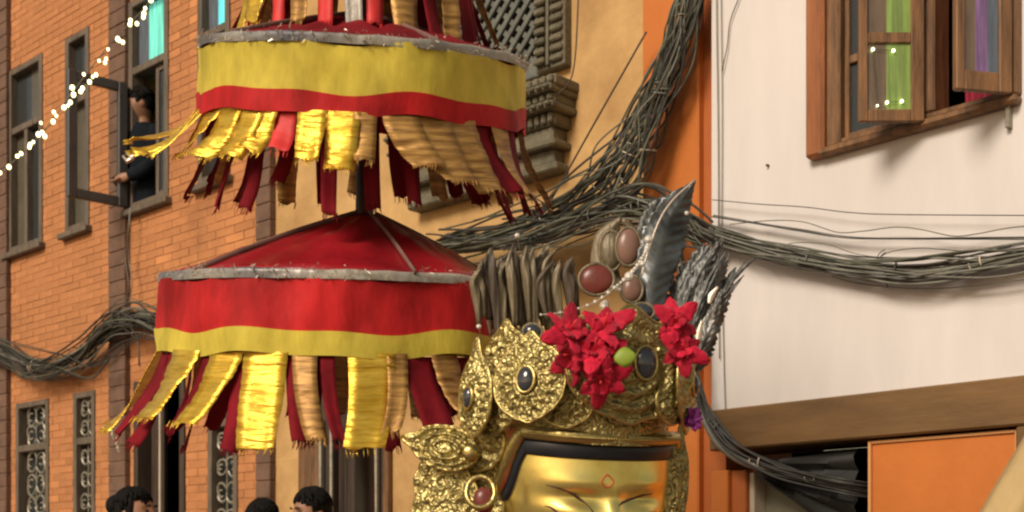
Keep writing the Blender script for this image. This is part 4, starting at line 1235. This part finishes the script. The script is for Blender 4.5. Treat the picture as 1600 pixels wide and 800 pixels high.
# ================================================================== blossoms on the crown
def petal_mesh(L_, W_, m, sd=0):
    rows = []
    for i in range(11):
        t = i/10; ww = W_*(math.sin(math.pi*min(.97,.05+.92*t**.85))**.75)*(1+.12*math.sin(t*17+sd))
        row = []
        for j in range(9):
            x = (j-4)/8
            ruf = .0045*math.sin(x*13+t*8+sd*2)*t*abs(x)*2+.003*noise.noise(Vector((x*5, t*5, sd)))
            row.append(Vector((ww*x, .22*L_*t*t-.10*W_*(1-4*x*x)+ruf, L_*t*(1-.10*abs(x)*math.sin(sd+x*9)))))
        rows.append(row)
    q = MB(); q.grid(rows, thick=.0007); return q.mesh('petal', M_[m], True)
pm = [petal_mesh(.086,.052,'petal',1), petal_mesh(.072,.046,'petal',2.3), petal_mesh(.050,.046,'petal',4), petal_mesh(.040,.034,'petal',5.5)]
pmp = petal_mesh(.035,.026,'petal_p')
stm = MB(); stm.tube([(0,0,0),(0,-.02,.01),(0,-.05,.012)], [.003,.002,.003], 6); stme = stm.mesh('stamen', M_['brightred'], True)
def flower(u, v, Y, size, seed, label, group, meshes=pm, n1=6, n2=6, name='blossom', cat='flower', tilt=(0,0)):
    rnd = random.Random(seed)
    root = empty(name, Matrix.Translation(P(u,v,Y)) @ Matrix.Rotation(R(tilt[0]), 4, 'Z') @ Matrix.Rotation(R(tilt[1]), 4, 'X'))
    tag(root, label, cat, group)
    for layer, n, open_ in ((0, n1, 76), (1, n2, 46)):
        for k in range(n):
            o = inst('petal', meshes[min(layer*2+rnd.randrange(2), len(meshes)-1)], root)
            a = 2*math.pi*(k+.5*layer)/n+rnd.uniform(-.25,.25)
            M = Matrix.Rotation(a, 4, 'Y') @ Matrix.Rotation(R(90-open_+rnd.uniform(-20,20)), 4, 'X') @ Matrix.Rotation(R(rnd.uniform(-25,25)), 4, 'Z')
            k_ = size*rnd.uniform(.85,1.15)
            o.matrix_local = M @ Matrix.Diagonal((k_,k_,k_,1))
    if meshes is pm:
        o = inst('stamen', stme, root); o.scale = (size,)*3
    return root
BL = ['crimson blossom highest on the dark ribbons beside the chain', 'crimson blossom just below the red cabochon disc', 'crimson blossom overlapping the round gold plate with the smoky gem',
      'crimson blossom in the middle of the bunch, touching the green leaf', 'crimson blossom drooping lowest over the gold crown front']
GB = 'crimson blossoms tied to the crown front'
for i, (u, v, s_) in enumerate(((890,520,.85),(944,516,.95),(896,558,.85),(930,552,.9),(938,594,.85))):
    flower(u, v, 3.05+.012*(i % 3), s_, 100+i, BL[i], GB, tilt=(random.uniform(-40,40), random.uniform(-35,35)))
for i, (u, v, s_) in enumerate(((1056,505,.75),(1066,548,.75))):
    flower(u, v, 3.14+.01*i, s_, 140+i, ['crimson blossom against the base of the dark plumes','crimson blossom below its neighbour beside the dark plumes'][i], 'crimson blossoms beside the plumes', tilt=(random.uniform(-40,40), random.uniform(-35,35)))
flower(1080, 655, 3.25, .95, 160, 'small purple blossom hanging below the crown edge', None, meshes=[pmp], tilt=(20,-20))
flower(1073, 652, 3.27, .7, 161, 'tiny second purple blossom tucked behind its neighbour', None, meshes=[pmp], tilt=(-30,10))
# leaf lying on the bunch
q = MB(); rows = []
for i in range(9):
    t = i/8; ww = .024*math.sin(math.pi*min(1,.06+.9*t))
    rows.append([Vector((.052*t, -.004*math.sin(t*3)+abs(x)*ww*.5, ww*x*2)) for x in (-.5,-.25,0,.25,.5)])
q.grid(rows, thick=.001)
lf = q.build('leaf', M_['leaf'], None, Matrix.Translation(P(960,560,3.00)) @ Matrix.Rotation(R(-6), 4, 'Y'), smooth=True)
tag(lf, 'single bright green leaf beside the crimson blossoms', 'leaf')

# ================================================================== people
def person(base, yaw, height, shirt, label, hairstyle='short', lean=0.0, group=None, head_yaw=0, head_pitch=0, raise_=False):
    k = height/1.72
    root = empty('person', Matrix.Translation(base) @ Matrix.Rotation(R(yaw), 4, 'Z'))
    tag(root, label, 'person', group)
    def sh(p):   # forward lean above the hips
        p = Vector(p)
        if p.z > .9: p.y -= (p.z-.9)*lean
        return p*k
    def ell(mb, ks, n=16, grow=0.0):
        rows = [[sh((cx+(rx+grow)*math.cos(a*2*math.pi/n), cy+(ry+grow)*math.sin(a*2*math.pi/n), z)) for a in range(n)] for (cx,cy,z,rx,ry) in ks]
        mb.grid(rows, closed_u=True)
        for row, flip in ((rows[0], True), (rows[-1], False)):
            mb.add(row, [tuple(range(n))[::-1] if flip else tuple(range(n))])
    torso = [(0,0,.82,.15,.10),(0,0,.92,.165,.115),(0,0,1.05,.145,.10),(0,-.01,1.2,.165,.115),(0,0,1.33,.185,.115),(0,.005,1.41,.16,.095),(0,.01,1.46,.09,.07)]
    def legs(mb, grow=0):
        for s_ in (-1,1): ell(mb, [(s_*.085,0,.06,.045+grow,.05+grow),(s_*.09,.01,.28,.058+grow,.062+grow),(s_*.09,0,.48,.06+grow,.065+grow),(s_*.088,0,.70,.078+grow,.085+grow),(s_*.08,0,.88,.09+grow,.10+grow)], 12)
    arm = [(.185,.01,1.40),(.225,.02,1.27),(.25,.03,1.12),(.255,-.02,1.0),(.255,-.07,.88)]
    if raise_: arm = [(.18,.01,1.40),(.195,-.02,1.28),(.20,-.05,1.15),(.15,-.13,1.08),(.08,-.18,1.06)]
    rad = [.055,.05,.042,.037,.028]
    b = MB(); legs(b); ell(b, torso)
    ell(b, [(0,.012,1.42,.058,.06),(0,.005,1.50,.052,.055),(0,0,1.55,.052,.055)], 12)
    hm = Matrix.Translation(sh((0,-.01,1.60))) @ Matrix.Rotation(R(head_yaw), 4, 'Z') @ Matrix.Rotation(R(head_pitch), 4, 'X')
    def hd(p, d):
        p = p.copy()
        g_ = lambda x,z,sx,sz: math.exp(-((p.x-x)/sx)**2-((p.z-z)/sz)**2)
        if d.y < 0:
            p.y -= .024*g_(0,-.012,.012,.02)+.010*g_(0,.012,.01,.03)
            p.y += .012*(g_(.032,.02,.018,.012)+g_(-.032,.02,.018,.012))
            p.y -= .006*g_(0,-.055,.022,.010)+.010*g_(0,-.09,.02,.015)
        if p.z < 0: p.x *= 1+p.z*2.2; 
        if p.z < -.03 and d.y > 0: p.y *= .75
        return p
    hb = MB(); hb.sphere((0,0,0), (.077,.098,.118), 40, 28, hd)
    for s_ in (-1,1): hb.sphere((s_*.078,.008,.0), (.012,.02,.032), 10, 8)
    b.add([hm @ (Vector(p)*k) for p in hb.v], hb.f)
    for s_ in (-1,1):
        pts = [sh((s_*x,y,z)) for x,y,z in arm]; b.tube(pts, [r_*k for r_ in rad], 10)
        w_ = Vector(arm[-1]); dr = (w_-Vector(arm[-2])).normalized()
        pm_ = [w_, w_+dr*.045, w_+dr*.09]
        b.tube([sh((s_*p.x,p.y,p.z)) for p in pm_], [.026*k,.036*k,.03*k], 10, sx=.55)
        sd_ = Vector((0,-1,0)) if abs(dr.z) > .6 else Vector((1,0,0))
        for f_, (of, ln) in enumerate(((-.026,.062),(-.009,.075),(.009,.070),(.026,.055))):
            r0 = w_+dr*.08+sd_*of
            b.tube([sh((s_*p.x,p.y,p.z)) for p in (r0, r0+dr*ln*.5, r0+dr*ln*.85+Vector((-.012,0,0)))], [.010*k,.0095*k,.008*k], 7)
        r0 = w_+dr*.03-sd_*.03
        b.tube([sh((s_*p.x,p.y,p.z)) for p in (r0, r0-sd_*.025+dr*.02, r0-sd_*.035+dr*.05)], [.012*k,.011*k,.009*k], 7)
        b.tube([sh((s_*.085,.03,.05)), sh((s_*.09,-.06,.045)), sh((s_*.092,-.17,.025))], [.05*k,.045*k,.028*k], 10)
    body = b.build('body', M_['skin'], root)
    rm = body.modifiers.new('merge', 'REMESH'); rm.mode = 'VOXEL'; rm.voxel_size = .009; rm.use_smooth_shade = True
    c = MB(); ell(c, [(x,y,z,rx+.016,ry+.018) for x,y,z,rx,ry in torso])
    for s_ in (-1,1): c.tube([sh((s_*x,y,z)) for x,y,z in arm[:5]], [(r_+.014)*k for r_ in rad], 12)
    c.build('jacket', M_[shirt], root, smooth=True)
    t = MB(); legs(t, .012); ell(t, [(0,0,.80,.168,.12),(0,0,.96,.172,.125)]); t.build('trousers', M_['trouser'], root, smooth=True)
    # hair
    hr = MB()
    def hf(p, d):
        nz = 1+.025*noise.noise(p*30)
        return p*nz
    full = MB(); full.sphere((0,.012,.022), (.088,.102,.112), 40, 28, hf)
    keep = []
    for f_ in full.f:
        cpt = sum((Vector(full.v[i]) for i in f_), Vector())/len(f_)
        front_lim = .062+.012*math.sin(cpt.x*70)
        if cpt.y < -.03 and cpt.z < front_lim: continue
        if cpt.y < .03 and cpt.z < .015 and hairstyle == 'short': continue
        if cpt.z < -.055: continue
        keep.append(f_)
    full.f = keep; full.mi = [0]*len(keep)
    if hairstyle == 'bun':
        full.sphere((.0,.105,.045), (.055,.05,.055), 18, 12, hf)
    rh = random.Random(int(height*1000))
    for _ in range(420):
        a_ = rh.uniform(0, 6.283); e_ = rh.uniform(.05, 1.15)
        st = []
        for q_ in range(4):
            ee = e_+q_*.16; d_ = Vector((math.sin(ee)*math.cos(a_+q_*.05), math.sin(ee)*math.sin(a_+q_*.05), math.cos(ee)))
            st.append(Vector((d_.x*.089, .012+d_.y*.103, .022+d_.z*.113))*(1.0+rh.uniform(0,.03)))
        if st[-1].y < -.02 and st[-1].z < .06: continue
        full.tube(st, [.0012,.0014,.0012,.0005], 3)
    ho = inst('hair', full.mesh('hair', M_['hair'], True), root); ho.matrix_local = hm @ Matrix.Diagonal((k,k,k,1))
    so_ = ho.modifiers.new('shell', 'SOLIDIFY'); so_.thickness = .008; so_.offset = -1
    for s_ in (-1,1):
        e = MB(); e.tube([(s_*.016,-.098,.038),(s_*.033,-.099,.044),(s_*.05,-.088,.037)], [.0035,.005,.003], 6)
        e.sphere((s_*.032,-.0865,.016), (.013,.006,.0055), 10, 6)
        eo_ = e.build('eyes', M_['hair'], root, hm @ Matrix.Diagonal((k,k,k,1)), True)
    return root
def stand(u, vtop, Y, floor): # head-top pixel gives the height
    p = P(u, vtop, Y); return Vector((p.x, p.y, floor)), p.z-floor
GP = 'bystanders on the plinth'
b_, hgt = stand(490, 766, 6.7, .30); person(b_, -55, hgt, 'shirt_b', 'short haired man in brown glancing down beside the shop door', head_pitch=10)
b_, hgt = stand(411, 784, 6.7, .30); person(b_, 160, hgt, 'shirt_d', 'black haired person in dark jacket seen from behind, between doors')
b_, hgt = stand(208, 766, 6.3, .30); person(b_, 75, 1.72 if hgt > 2.1 else hgt, 'shirt_m', 'black haired person with hair bun before the dark doorway', hairstyle='bun')
wp = F1.pt(233, 154, -.15)
person(Vector((wp.x, wp.y, 3.5)), -46, wp.z-3.5+.06, 'shirt_d', 'person in dark jacket leaning at the open brick house window', lean=.08, head_pitch=18, head_yaw=-25, raise_=True)

# ================================================================== tan wrapped pole in the corner
a_, c_ = P(1512, 930, 2.6), P(2078, -40, 2.6)
d_ = (c_-a_).normalized(); foot = a_-d_*(a_.z/d_.z)
tp = empty('wrapped_pole', Matrix.Translation(foot)); tag(tp, 'leaning pole wrapped in pale tan cloth beside the orange shutter', 'pole')
q = MB(); L_ = (c_-foot).length
q.tube([d_*0, d_*L_], .03, 10); q.build('pole', M_['wood'], tp, smooth=True)
q = MB(); rows = []
a1 = d_.cross(Vector((0,1,0))).normalized(); b1 = d_.cross(a1)
for i in range(90):
    t = .2+.78*i/89; row = []
    for j in range(28):
        an = 2*math.pi*j/28
        r_ = .060*(1+.07*math.sin(an*7+i*.12)+.04*math.sin(an*3+i*.3))
        row.append(d_*L_*t+(a1*math.cos(an)+b1*math.sin(an))*r_)
    rows.append(row)
q.grid(rows, closed_u=True); q.build('wrapping', M_['tan'], tp, smooth=True)
